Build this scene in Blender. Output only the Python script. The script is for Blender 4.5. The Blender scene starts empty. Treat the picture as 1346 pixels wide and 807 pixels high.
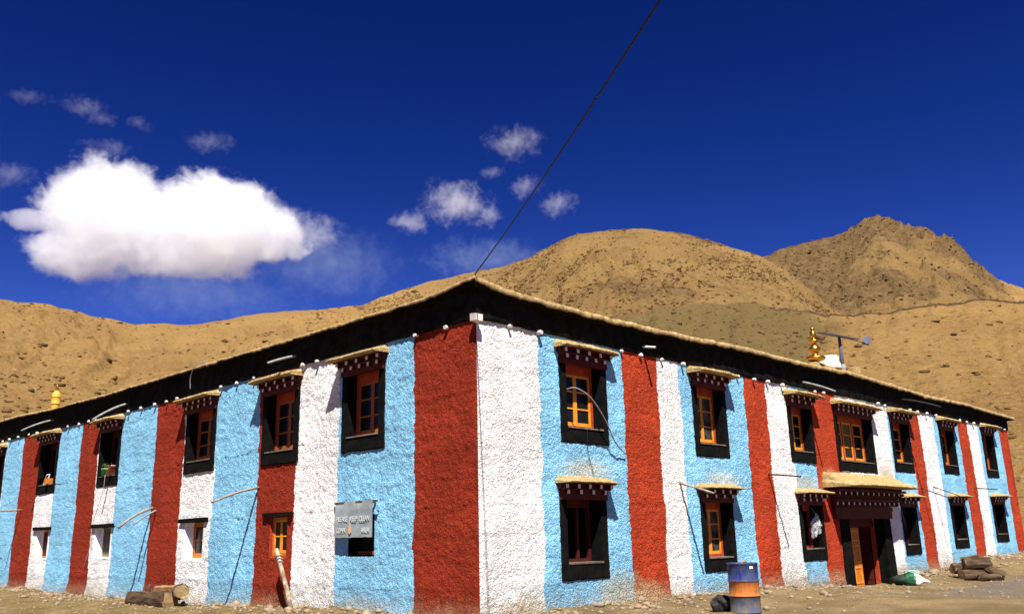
import bpy, bmesh, math, random
import numpy as np
from mathutils import Vector, Matrix, Euler

random.seed(7)
rng = np.random.default_rng(11)
sc = bpy.context.scene
COL = sc.collection
rad = math.radians

# ------------------------------------------------------------------ camera, sky, sun, exposure
CAM = np.array([-11.241, -11.943, 1.5])
YAW, PITCH, ROLL = rad(44.308), rad(14.620), rad(-1.350)
fw = np.array([math.cos(PITCH) * math.cos(YAW), math.cos(PITCH) * math.sin(YAW), math.sin(PITCH)])
rt = np.array([math.sin(YAW), -math.cos(YAW), 0.0])
up = np.cross(rt, fw)
rt2 = math.cos(ROLL) * rt + math.sin(ROLL) * up
up2 = -math.sin(ROLL) * rt + math.cos(ROLL) * up
cam = bpy.data.cameras.new("camera")
camo = bpy.data.objects.new("camera", cam)
COL.objects.link(camo)
cam.sensor_width = 36.0
cam.lens = 1149.67 / 1346.0 * 36.0
cam.clip_start = 0.1
cam.clip_end = 12000.0
camo.matrix_world = Matrix(((rt2[0], up2[0], -fw[0], CAM[0]), (rt2[1], up2[1], -fw[1], CAM[1]),
                            (rt2[2], up2[2], -fw[2], CAM[2]), (0, 0, 0, 1)))
sc.camera = camo

SUN_EL, SUN_AZ = rad(57.5), rad(-128.0)           # azimuth counter-clockwise from +X, towards the sun
sdir = Vector((math.cos(SUN_EL) * math.cos(SUN_AZ), math.cos(SUN_EL) * math.sin(SUN_AZ), math.sin(SUN_EL)))
sun = bpy.data.lights.new("sun", "SUN")
sun.energy = 5.0
sun.angle = rad(0.53)
sun.color = (1.0, 0.95, 0.87)
suno = bpy.data.objects.new("sun", sun)
COL.objects.link(suno)
suno.rotation_euler = sdir.to_track_quat("Z", "Y").to_euler()
suno.location = (0, -40, 60)

world = bpy.data.worlds.new("World")
sc.world = world
world.use_nodes = True
wn = world.node_tree.nodes
wl = world.node_tree.links
wn.clear()
sky = wn.new("ShaderNodeTexSky")
sky.sky_type = "NISHITA"
sky.sun_disc = False
sky.sun_elevation = SUN_EL
sky.sun_rotation = math.pi / 2 - SUN_AZ           # sky rotation runs clockwise from +Y
sky.altitude = 4500.0
sky.air_density = 1.0
sky.dust_density = 0.0
sky.ozone_density = 3.0
gam = wn.new("ShaderNodeGamma")
gam.inputs[1].default_value = 1.5
hsv = wn.new("ShaderNodeHueSaturation")
hsv.inputs["Hue"].default_value = 0.515
hsv.inputs["Saturation"].default_value = 1.0
hsv.inputs["Value"].default_value = 0.30
bg = wn.new("ShaderNodeBackground")
bg.inputs["Strength"].default_value = 0.076
wo = wn.new("ShaderNodeOutputWorld")
wl.new(sky.outputs[0], gam.inputs[0])
wl.new(gam.outputs[0], hsv.inputs["Color"])
sepc = wn.new("ShaderNodeSeparateColor")
comb = wn.new("ShaderNodeCombineColor")
wl.new(hsv.outputs[0], sepc.inputs[0])
for i_, (ex_, k_) in enumerate(((2.15, 1.70), (1.42, 0.92), (1.15, 1.067))):   # deep high-altitude blue
    pw_ = wn.new("ShaderNodeMath"); pw_.operation = "POWER"; pw_.inputs[1].default_value = ex_
    ml_ = wn.new("ShaderNodeMath"); ml_.operation = "MULTIPLY"; ml_.inputs[1].default_value = k_
    mn_ = wn.new("ShaderNodeMath"); mn_.operation = "MINIMUM"; mn_.inputs[1].default_value = (0.42, 0.80, 2.7)[i_]   # keep the glow round the sun from turning red
    wl.new(sepc.outputs[i_], mn_.inputs[0]); wl.new(mn_.outputs[0], pw_.inputs[0]); wl.new(pw_.outputs[0], ml_.inputs[0]); wl.new(ml_.outputs[0], comb.inputs[i_])
wl.new(comb.outputs[0], bg.inputs[0])
wl.new(bg.outputs[0], wo.inputs[0])

vs = sc.view_settings
sc.display_settings.display_device = "sRGB"
vs.view_transform = "Standard"
vs.look = "None"
vs.gamma = 1.0
vs.use_curve_mapping = False
vs.exposure = 1.15
cy = sc.cycles
cy.use_denoising = True
cy.max_bounces = 16
cy.diffuse_bounces = 2
cy.glossy_bounces = 2
cy.transmission_bounces = 4
cy.transparent_max_bounces = 12
cy.volume_bounces = 14
cy.volume_step_rate = 1.0
cy.sample_clamp_indirect = 6.0


# ------------------------------------------------------------------ noise (numpy)
def _hash(ix, iy, seed):
    h = (ix.astype(np.int64) * 374761393 + iy.astype(np.int64) * 668265263 + seed * 982451653) & 0xFFFFFFFF
    h = ((h ^ (h >> 13)) * 1274126177) & 0xFFFFFFFF
    h = ((h ^ (h >> 16)) * 2246822519) & 0xFFFFFFFF
    return ((h ^ (h >> 15)) & 0xFFFFFF) / float(0xFFFFFF)


def vnoise(x, y, seed=0):
    x = np.asarray(x, float); y = np.asarray(y, float)
    ix = np.floor(x); iy = np.floor(y)
    fx = x - ix; fy = y - iy
    fx = fx * fx * fx * (fx * (fx * 6 - 15) + 10); fy = fy * fy * fy * (fy * (fy * 6 - 15) + 10)
    a = _hash(ix, iy, seed); b = _hash(ix + 1, iy, seed)
    c = _hash(ix, iy + 1, seed); d = _hash(ix + 1, iy + 1, seed)
    return (a * (1 - fx) + b * fx) * (1 - fy) + (c * (1 - fx) + d * fx) * fy


def fbm(x, y, seed=0, octv=4, gain=0.5, lac=2.03):
    s = 0.0; a = 1.0; t = 0.0
    for i in range(octv):
        s = s + a * (vnoise(x, y, seed + i * 17) - 0.5) * 2
        t += a
        a *= gain
        x = x * lac + 13.7; y = y * lac - 7.3
    return s / t


def n1(t, seed=0, octv=3):
    return fbm(t, np.zeros_like(np.asarray(t, float)) + 0.5, seed, octv)


def sstep(a, b, x):
    t = np.clip((x - a) / (b - a), 0, 1)
    return t * t * (3 - 2 * t)


# ------------------------------------------------------------------ object helpers
def link(o, parent=None):
    COL.objects.link(o)
    if parent is not None:
        o.parent = parent
    return o


def tag(o, label=None, cat=None, group=None, kind=None):
    if label: o["label"] = label
    if cat: o["category"] = cat
    if group: o["group"] = group
    if kind: o["kind"] = kind
    return o


def empty(name, loc=(0, 0, 0), rz=0.0):
    o = bpy.data.objects.new(name, None)
    o.location = loc
    o.rotation_euler = (0, 0, rz)
    o.empty_display_size = 0.2
    return link(o)


def np_mesh(name, verts, faces, mat=None, parent=None, smooth=False, matidx=None):
    me = bpy.data.meshes.new(name)
    verts = np.asarray(verts, np.float32)
    faces = np.asarray(faces, np.int32)
    nf, k = faces.shape
    me.vertices.add(len(verts))
    me.vertices.foreach_set("co", verts.ravel())
    me.loops.add(nf * k)
    me.loops.foreach_set("vertex_index", faces.ravel())
    me.polygons.add(nf)
    me.polygons.foreach_set("loop_start", np.arange(0, nf * k, k, dtype=np.int32))
    me.polygons.foreach_set("loop_total", np.full(nf, k, np.int32))
    if smooth:
        me.polygons.foreach_set("use_smooth", np.ones(nf, bool))
    if matidx is not None:
        me.polygons.foreach_set("material_index", np.asarray(matidx, np.int32))
    me.update(calc_edges=True)
    me.validate()
    if mat is not None:
        for m_ in (mat if isinstance(mat, (list, tuple)) else [mat]):
            me.materials.append(m_)
    o = bpy.data.objects.new(name, me)
    return link(o, parent)


class MB:
    """collects simple shapes into one mesh"""
    def __init__(self):
        self.v = []; self.f = []; self.m = []; self.s = []

    def add(self, vs_, fs_, mi=0, smooth=False):
        b = len(self.v)
        self.v += [tuple(p) for p in vs_]
        for f in fs_:
            self.f.append([i + b for i in f]); self.m.append(mi); self.s.append(smooth)

    def box(self, lo, hi, mi=0, jit=0.0, rot=None, cen=None):
        x0, y0, z0 = lo; x1, y1, z1 = hi
        P = [(x0, y0, z0), (x1, y0, z0), (x1, y1, z0), (x0, y1, z0), (x0, y0, z1), (x1, y0, z1), (x1, y1, z1), (x0, y1, z1)]
        if jit:
            P = [tuple(c + random.uniform(-jit, jit) for c in p) for p in P]
        if rot is not None:
            R_ = Euler(rot).to_matrix()
            c = Vector(cen if cen is not None else ((x0 + x1) / 2, (y0 + y1) / 2, (z0 + z1) / 2))
            P = [tuple(R_ @ (Vector(p) - c) + c) for p in P]
        self.add(P, [(0, 3, 2, 1), (4, 5, 6, 7), (0, 1, 5, 4), (1, 2, 6, 5), (2, 3, 7, 6), (3, 0, 4, 7)], mi)

    def tube(self, path, r, seg=8, mi=0, cap_mi=None, flat=None, lump=0.0):
        path = [Vector(p) for p in path]
        n = len(path)
        rs = r if isinstance(r, (list, tuple)) else [r] * n
        b = len(self.v)
        ref = Vector((0, 0, 1))
        for i, p in enumerate(path):
            t = (path[min(i + 1, n - 1)] - path[max(i - 1, 0)]).normalized()
            if abs(t.dot(ref)) > 0.95:
                ref = Vector((0, 1, 0)) if abs(t.y) < 0.9 else Vector((1, 0, 0))
            a = t.cross(ref).normalized(); c = a.cross(t).normalized()
            for k in range(seg):
                an = 2 * math.pi * k / seg
                rr = rs[i] * (1 + (lump * (random.random() - 0.5) if lump else 0))
                self.v.append(tuple(p + a * math.cos(an) * rr + c * math.sin(an) * rr * (flat or 1)))
        for i in range(n - 1):
            for k in range(seg):
                k2 = (k + 1) % seg
                self.f.append([b + i * seg + k, b + i * seg + k2, b + (i + 1) * seg + k2, b + (i + 1) * seg + k])
                self.m.append(mi); self.s.append(True)
        cm = mi if cap_mi is None else cap_mi
        self.f.append([b + k for k in range(seg)][::-1]); self.m.append(cm); self.s.append(False)
        self.f.append([b + (n - 1) * seg + k for k in range(seg)]); self.m.append(cm); self.s.append(False)

    def lathe(self, prof, seg=20, mi=0, cen=(0, 0, 0), smooth=True, caps=True):
        b = len(self.v)
        for (r, z) in prof:
            for k in range(seg):
                an = 2 * math.pi * k / seg
                self.v.append((cen[0] + r * math.cos(an), cen[1] + r * math.sin(an), cen[2] + z))
        mis = mi if isinstance(mi, (list, tuple)) else [mi] * (len(prof) - 1)
        for i in range(len(prof) - 1):
            for k in range(seg):
                k2 = (k + 1) % seg
                self.f.append([b + i * seg + k, b + i * seg + k2, b + (i + 1) * seg + k2, b + (i + 1) * seg + k])
                self.m.append(mis[i]); self.s.append(smooth)
        if caps:
            self.f.append([b + k for k in range(seg)][::-1]); self.m.append(mis[0]); self.s.append(False)
            self.f.append([b + (len(prof) - 1) * seg + k for k in range(seg)]); self.m.append(mis[-1]); self.s.append(False)

    def build(self, name, mat, parent=None, fix=True, bevel=0.0):
        me = bpy.data.meshes.new(name)
        me.from_pydata(self.v, [], self.f)
        for m_ in (mat if isinstance(mat, (list, tuple)) else [mat]):
            me.materials.append(m_)
        me.polygons.foreach_set("material_index", self.m)
        me.polygons.foreach_set("use_smooth", self.s)
        if fix:
            bm = bmesh.new(); bm.from_mesh(me)
            bmesh.ops.recalc_face_normals(bm, faces=bm.faces)
            bm.to_mesh(me); bm.free()
        me.update()
        o = bpy.data.objects.new(name, me)
        link(o, parent)
        if bevel:
            md = o.modifiers.new("edge", "BEVEL"); md.width = bevel; md.segments = 2; md.limit_method = "ANGLE"
        return o


# ------------------------------------------------------------------ materials
class NT:
    def __init__(self, name, rough=0.9, spec=0.25):
        self.mat = bpy.data.materials.new(name)
        self.mat.use_nodes = True
        self.n = self.mat.node_tree.nodes; self.l = self.mat.node_tree.links
        self.p = self.n["Principled BSDF"]
        self.p.inputs["Roughness"].default_value = rough
        self.p.inputs["Specular IOR Level"].default_value = spec
        self.tc = self.n.new("ShaderNodeTexCoord")

    def put(self, sock, v):
        if isinstance(v, bpy.types.NodeSocket):
            self.l.new(v, sock)
        elif v is not None:
            sock.default_value = v

    def noise(self, scale, detail=4, rough=0.55, vec=None, dist=0.0):
        nd = self.n.new("ShaderNodeTexNoise")
        nd.inputs["Scale"].default_value = scale; nd.inputs["Detail"].default_value = detail
        nd.inputs["Roughness"].default_value = rough; nd.inputs["Distortion"].default_value = dist
        self.l.new(vec if vec is not None else self.tc.outputs["Object"], nd.inputs["Vector"])
        return nd.outputs["Fac"]

    def voro(self, scale, vec=None, feature="F1", rand=1.0):
        nd = self.n.new("ShaderNodeTexVoronoi"); nd.feature = feature
        nd.inputs["Scale"].default_value = scale; nd.inputs["Randomness"].default_value = rand
        self.l.new(vec if vec is not None else self.tc.outputs["Object"], nd.inputs["Vector"])
        return nd.outputs["Distance"]

    def math(self, op, a, b=0.0, c=None, clamp=False):
        nd = self.n.new("ShaderNodeMath"); nd.operation = op; nd.use_clamp = clamp
        self.put(nd.inputs[0], a); self.put(nd.inputs[1], b)
        if c is not None: self.put(nd.inputs[2], c)
        return nd.outputs[0]

    def ss(self, v, a, b):
        nd = self.n.new("ShaderNodeMapRange"); nd.interpolation_type = "SMOOTHSTEP"
        self.put(nd.inputs[0], v); nd.inputs[1].default_value = a; nd.inputs[2].default_value = b
        return nd.outputs[0]

    def mix(self, f, a, b, mode="MIX"):
        nd = self.n.new("ShaderNodeMix"); nd.data_type = "RGBA"; nd.blend_type = mode
        self.put(nd.inputs[0], f)
        self.put(nd.inputs[6], (a + (1,)) if isinstance(a, tuple) and len(a) == 3 else a)
        self.put(nd.inputs[7], (b + (1,)) if isinstance(b, tuple) and len(b) == 3 else b)
        return nd.outputs[2]

    def ramp(self, f, stops, interp="LINEAR"):
        nd = self.n.new("ShaderNodeValToRGB"); cr = nd.color_ramp; cr.interpolation = interp
        while len(cr.elements) < len(stops): cr.elements.new(0.999)
        for e, (p_, c_) in zip(cr.elements, stops):
            pass
        for i, (p_, c_) in enumerate(stops):
            cr.elements[i].position = p_
            cr.elements[i].color = tuple(c_) + (1,)
        self.put(nd.inputs[0], f)
        return nd.outputs[0]

    def sep(self, vec=None):
        nd = self.n.new("ShaderNodeSeparateXYZ")
        self.l.new(vec if vec is not None else self.tc.outputs["Object"], nd.inputs[0])
        return nd.outputs

    def mapping(self, scale=(1, 1, 1), loc=(0, 0, 0), rot=(0, 0, 0), vec=None):
        nd = self.n.new("ShaderNodeMapping")
        nd.inputs["Scale"].default_value = scale; nd.inputs["Location"].default_value = loc; nd.inputs["Rotation"].default_value = rot
        self.l.new(vec if vec is not None else self.tc.outputs["Object"], nd.inputs[0])
        return nd.outputs[0]

    def bump(self, h, strength=0.5, dist=0.02, prev=None):
        nd = self.n.new("ShaderNodeBump")
        nd.inputs["Strength"].default_value = strength; nd.inputs["Distance"].default_value = dist
        self.l.new(h, nd.inputs["Height"])
        if prev is not None: self.l.new(prev, nd.inputs["Normal"])
        self.l.new(nd.outputs[0], self.p.inputs["Normal"])
        return nd.outputs[0]

    def color(self, c):
        self.put(self.p.inputs["Base Color"], (c + (1,)) if isinstance(c, tuple) and len(c) == 3 else c)
        return self


def simple(name, col, col2=None, scale=6.0, rough=0.8, spec=0.25, bump=0.3, bscale=None, bdist=0.01, metal=0.0, stretch=(1, 1, 1), lo=0.35, hi=0.65):
    t = NT(name, rough, spec)
    v = t.mapping(stretch)
    if col2 is not None:
        f = t.ss(t.noise(scale, 5, 0.6, v), lo, hi)
        t.color(t.mix(f, col, col2))
    else:
        t.color(col)
    if bump:
        t.bump(t.noise(bscale or scale * 5, 5, 0.65, v), bump, bdist)
    t.p.inputs["Metallic"].default_value = metal
    return t.mat


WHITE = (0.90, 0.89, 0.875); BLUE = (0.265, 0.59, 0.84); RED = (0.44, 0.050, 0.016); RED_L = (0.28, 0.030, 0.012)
DIRT = (0.36, 0.25, 0.13)


def plaster(name, stops, sign, stains, pit=1.0):
    """striped lime-washed plaster; stops = [(u_start, colour)] along the wall"""
    t = NT(name, 0.92, 0.12)
    s = t.sep()
    u = t.math("MULTIPLY", s[0], sign)
    wob = t.math("MULTIPLY", t.math("SUBTRACT", t.noise(1.1, 3, 0.6), 0.5), 0.36)
    wob2 = t.math("MULTIPLY", t.math("SUBTRACT", t.noise(13.0, 2, 0.6), 0.5), 0.10)
    uu = t.math("ADD", t.math("ADD", u, wob), wob2)
    fac = t.math("MULTIPLY", uu, 1.0 / 34.0, clamp=True)
    c = t.ramp(fac, [(max(0.0, p_ / 34.0), c_) for p_, c_ in stops], "CONSTANT")
    # brushed lime wash: slightly uneven pigment
    wash = t.ss(t.noise(3.2, 5, 0.65), 0.3, 0.75)
    c = t.mix(t.math("MULTIPLY", wash, 0.22), c, t.mix(0.5, c, (0.9, 0.9, 0.9), "MULTIPLY"))
    drip = t.ss(t.noise(1.0, 5, 0.7, t.mapping((5.0, 1.0, 0.45))), 0.5, 0.75)
    c = t.mix(t.math("MULTIPLY", drip, 0.28), c, t.mix(1.0, c, (0.80, 0.76, 0.70), "MULTIPLY"))
    fade = t.ss(t.noise(0.8, 4, 0.6), 0.45, 0.7)
    c = t.mix(t.math("MULTIPLY", fade, 0.35), c, t.mix(1.0, c, (0.84, 0.84, 0.86), "MULTIPLY"))
    fine = t.ss(t.noise(24.0, 4, 0.7), 0.58, 0.74)
    c = t.mix(t.math("MULTIPLY", fine, 0.5), c, t.mix(1.0, c, (0.55, 0.54, 0.52), "MULTIPLY"))
    # splash dirt at the foot and mud washed down from ledges
    foot = t.math("ADD", t.math("MULTIPLY", t.math("SUBTRACT", t.noise(3.2, 6, 0.75), 0.5), 0.9), t.math("MULTIPLY", s[2], -1.0))
    fm = t.ss(foot, -0.50, 0.14)
    c = t.mix(t.math("MULTIPLY", fm, 0.85 if sign > 0 else 0.62), c, t.mix(t.noise(9.0, 4), (0.50, 0.36, 0.19), (0.27, 0.21, 0.14)))
    for (cx, cz, rx, rz, k) in stains:
        dx = t.math("MULTIPLY", t.math("SUBTRACT", u, cx), 1.0 / rx)
        dz = t.math("MULTIPLY", t.math("SUBTRACT", s[2], cz), 1.0 / rz)
        d = t.math("SQRT", t.math("ADD", t.math("MULTIPLY", dx, dx), t.math("MULTIPLY", dz, dz)))
        d = t.math("ADD", d, t.math("MULTIPLY", t.math("SUBTRACT", t.noise(5.0, 4, 0.7), 0.5), 1.3))
        f = t.math("MULTIPLY", t.math("SUBTRACT", 1.0, t.ss(d, 0.30, 1.20)), k * 0.75)
        c = t.mix(f, c, (0.56, 0.45, 0.25))
    t.color(c)
    lum = t.voro(24.0, t.mapping((1, 1, 1.25)), "SMOOTH_F1")
    pits = t.ss(t.noise(21.0, 5, 0.72), 0.56, 0.72)
    h = t.math("ADD", t.math("MULTIPLY", t.noise(19.0, 6, 0.7, None, 0.5), 1.0), t.math("MULTIPLY", lum, -0.45))
    h = t.math("SUBTRACT", h, t.math("MULTIPLY", pits, 0.75))
    trowel = t.math("ADD", 0.35, t.math("MULTIPLY", t.ss(t.noise(0.75, 4, 0.65), 0.32, 0.62), 0.85))
    trowel = t.math("ADD", trowel, t.math("MULTIPLY", t.ss(foot, -0.75, -0.1), 1.1))
    t.bump(t.math("MULTIPLY", h, trowel), 1.0, 0.085 * pit)
    return t.mat


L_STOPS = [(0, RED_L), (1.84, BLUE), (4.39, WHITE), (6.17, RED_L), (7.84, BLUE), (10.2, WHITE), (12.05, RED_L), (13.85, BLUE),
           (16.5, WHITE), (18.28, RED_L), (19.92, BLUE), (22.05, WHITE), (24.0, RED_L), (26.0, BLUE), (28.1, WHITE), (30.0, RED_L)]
R_STOPS = [(0, WHITE), (1.67, BLUE), (4.46, RED), (5.8, WHITE), (6.7, BLUE), (9.74, RED), (10.95, WHITE), (12.22, BLUE), (13.66, RED),
           (15.28, WHITE), (19.3, BLUE), (21.2, RED), (22.3, WHITE), (23.75, BLUE), (26.35, RED), (27.5, WHITE), (28.75, BLUE), (31.62, RED)]
M = {}
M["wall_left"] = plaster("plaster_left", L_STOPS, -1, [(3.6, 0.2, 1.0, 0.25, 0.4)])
M["wall_right"] = plaster("plaster_right", R_STOPS, 1, [(3.1, 2.78, 0.95, 0.28, 0.8), (8.4, 2.74, 0.9, 0.24, 0.7), (13.0, 2.72, 0.9, 0.3, 0.75),
                          (18.7, 3.15, 0.7, 0.42, 0.75), (14.5, 3.0, 0.6, 0.3, 0.5), (4.1, 0.35, 0.9, 0.42, 0.8), (20.3, 2.75, 0.8, 0.2, 0.5), (1.1, 0.1, 0.7, 0.35, 0.7),
                          (5.1, 0.2, 0.7, 0.35, 0.6)])
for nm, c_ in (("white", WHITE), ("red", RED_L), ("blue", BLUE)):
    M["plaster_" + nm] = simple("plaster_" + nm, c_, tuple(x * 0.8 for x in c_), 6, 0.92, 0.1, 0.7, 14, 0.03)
M["black"] = simple("black_limewash", (0.004, 0.004, 0.0038), (0.008, 0.0076, 0.0068), 5, 0.95, 0.04, 0.6, 16, 0.02)
M["band"] = simple("black_parapet_paint", (0.005, 0.005, 0.005), (0.014, 0.0135, 0.013), 4, 0.95, 0.04, 0.6, 12, 0.03)
M["maroon"] = simple("maroon_wood", (0.085, 0.010, 0.006), (0.05, 0.007, 0.005), 7, 0.7, 0.2, 0.3, 40, 0.006)
M["redwood"] = simple("red_painted_wood", (0.42, 0.055, 0.018), (0.28, 0.035, 0.014), 9, 0.6, 0.25, 0.25, 40, 0.005)
M["yellow"] = simple("yellow_painted_wood", (0.72, 0.30, 0.022), (0.58, 0.20, 0.016), 8, 0.55, 0.3, 0.2, 40, 0.004)
M["orange"] = simple("orange_varnished_wood", (0.55, 0.17, 0.022), (0.40, 0.11, 0.016), 6, 0.55, 0.3, 0.25, 30, 0.005, stretch=(6, 6, 1))
M["shadeorange"] = simple("shaded_orange_wood", (0.34, 0.105, 0.016), (0.24, 0.07, 0.012), 7, 0.6, 0.25, 0.2, 40, 0.004)  # orange wood with shade put into its colour, for the upper left sashes
M["dustglass"] = None
M["brownwood"] = simple("old_brown_wood", (0.10, 0.055, 0.028), (0.05, 0.03, 0.018), 6, 0.85, 0.15, 0.5, 30, 0.01)
M["tip"] = simple("white_painted_wood", (0.72, 0.68, 0.66), (0.52, 0.47, 0.44), 22, 0.8, 0.15, 0.3, 60, 0.005)
M["sill"] = simple("dusty_sill", (0.16, 0.13, 0.10), (0.09, 0.075, 0.06), 9, 0.9, 0.1, 0.4, 40, 0.008)
M["mud"] = simple("dry_mud_roof", (0.50, 0.36, 0.165), (0.30, 0.205, 0.09), 8, 0.95, 0.1, 1.0, 26, 0.06)
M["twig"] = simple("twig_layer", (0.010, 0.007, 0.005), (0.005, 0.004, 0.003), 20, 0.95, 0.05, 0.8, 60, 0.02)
M["dark"] = simple("dark_room", (0.012, 0.009, 0.008), None, bump=0)
M["spout"] = simple("weathered_grey_wood", (0.30, 0.24, 0.18), (0.17, 0.13, 0.10), 6, 0.8, 0.2, 0.4, 40, 0.006)
M["spoutgrey"] = simple("dull_metal_spout", (0.26, 0.26, 0.26), (0.16, 0.15, 0.15), 8, 0.55, 0.4, 0.2, 30, 0.004)
M["cable"] = simple("black_cable", (0.012, 0.012, 0.013), None, bump=0, rough=0.6)
M["cord"] = simple("pale_cord", (0.30, 0.28, 0.24), None, bump=0, rough=0.8)
M["gold"] = simple("gilt_copper", (0.62, 0.33, 0.06), (0.45, 0.20, 0.03), 9, 0.34, 0.5, 0.15, 20, 0.01, metal=1.0)
M["goldcloth"] = simple("yellow_gilt_drum", (0.60, 0.35, 0.03), (0.48, 0.25, 0.025), 7, 0.5, 0.4, 0.2, 20, 0.01)
M["lampmetal"] = simple("grey_galvanised", (0.10, 0.10, 0.14), (0.065, 0.065, 0.095), 8, 0.8, 0.15, 0.1, 30, 0.004)
M["bucket"] = simple("pale_plastic", (0.56, 0.60, 0.50), (0.46, 0.50, 0.40), 5, 0.6, 0.3, 0.1)
M["stone"] = simple("field_stone", (0.30, 0.22, 0.14), (0.18, 0.14, 0.10), 6, 0.95, 0.1, 0.7, 18, 0.03)
M["bark"] = simple("dry_bark", (0.11, 0.07, 0.04), (0.04, 0.026, 0.017), 9, 0.95, 0.1, 0.9, 26, 0.03, stretch=(1, 1, 0.22))
M["cutwood"] = simple("cut_log_end", (0.30, 0.20, 0.10), (0.19, 0.125, 0.062), 9, 0.9, 0.1, 0.5, 26, 0.01)
M["rubber"] = simple("black_rubber", (0.014, 0.014, 0.015), (0.03, 0.028, 0.026), 7, 0.75, 0.2, 0.4, 20, 0.01)
t = NT("window_glass", 0.16, 0.14); t.color((0.010, 0.010, 0.010)); M["glass"] = t.mat
t = NT("dusty_window_glass", 0.35, 0.2); t.color(t.mix(t.ss(t.noise(3.0, 4), 0.4, 0.65), (0.018, 0.018, 0.017), (0.075, 0.075, 0.065))); M["dustglass"] = t.mat

# ------------------------------------------------------------------ terrain
# skyline of each ridge: azimuth (deg, ccw from +X seen from the camera position) -> slope of the line of sight
TB = np.array([(-60, .04), (-20, .05), (10, .09), (18, .15), (21.74, .209), (23.59, .2341), (25.87, .2784), (27.64, .3047), (29.53, .3177), (30.96, .3307), (32.42, .3418),
               (34.93, .3534), (37.53, .352), (39.62, .3503), (41.22, .3381), (42.81, .3248), (45.44, .3116), (47.01, .3073), (50.11, .2932),
               (54.16, .2644), (56.64, .2587), (61.45, .2489), (65.09, .2339), (68.61, .2304), (70.77, .2373), (73.25, .2429), (75.62, .2439),
               (80, .238), (88, .20), (100, .17), (125, .10), (150, .05)])
TC = np.array([(-60, .03), (-20, .07), (5, .155), (10, .195), (13.11, .2252), (13.85, .2338), (14.55, .2448), (15.03, .2594), (15.54, .2718), (15.9, .2788), (16.63, .2912), (17.59, .3054),
               (18.6, .3147), (19.0, .3195), (19.61, .3267), (20.49, .3285), (21.4, .3276), (22.35, .3222), (23.54, .3163), (24.72, .3138),
               (26.16, .3116), (27.65, .3029), (32.74, .263), (45, .20), (80, .1), (150, .03)])
TD = np.array([(-60, .06), (-20, .15), (5, .20), (13.18, .2175), (15.75, .2211), (19.03, .2251), (24.3, .2303), (27.95, .2448), (29.85, .2497),
               (32.8, .2485), (36.31, .2471), (37.85, .2413), (41, .20), (46, .13), (60, .07), (90, .05), (150, .02)])


def itp(T, th):
    T = T[np.argsort(T[:, 0])]
    o = np.interp(th, T[:, 0], T[:, 1])
    o = o + np.interp(th - 0.35, T[:, 0], T[:, 1]) + np.interp(th + 0.35, T[:, 0], T[:, 1])
    return o / 3.0


R_D, R_C = 190.0, 820.0


def ridge_b(th):
    return 330 + 110 * sstep(60, 45, th)


def shape(tt, t0, p_, fall):
    up_ = np.clip((tt - t0) / (1 - t0), 0, 1) ** p_
    dn = 1 - np.clip(tt - 1, 0, None) * fall
    return np.where(tt < 1, up_, dn)


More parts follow.
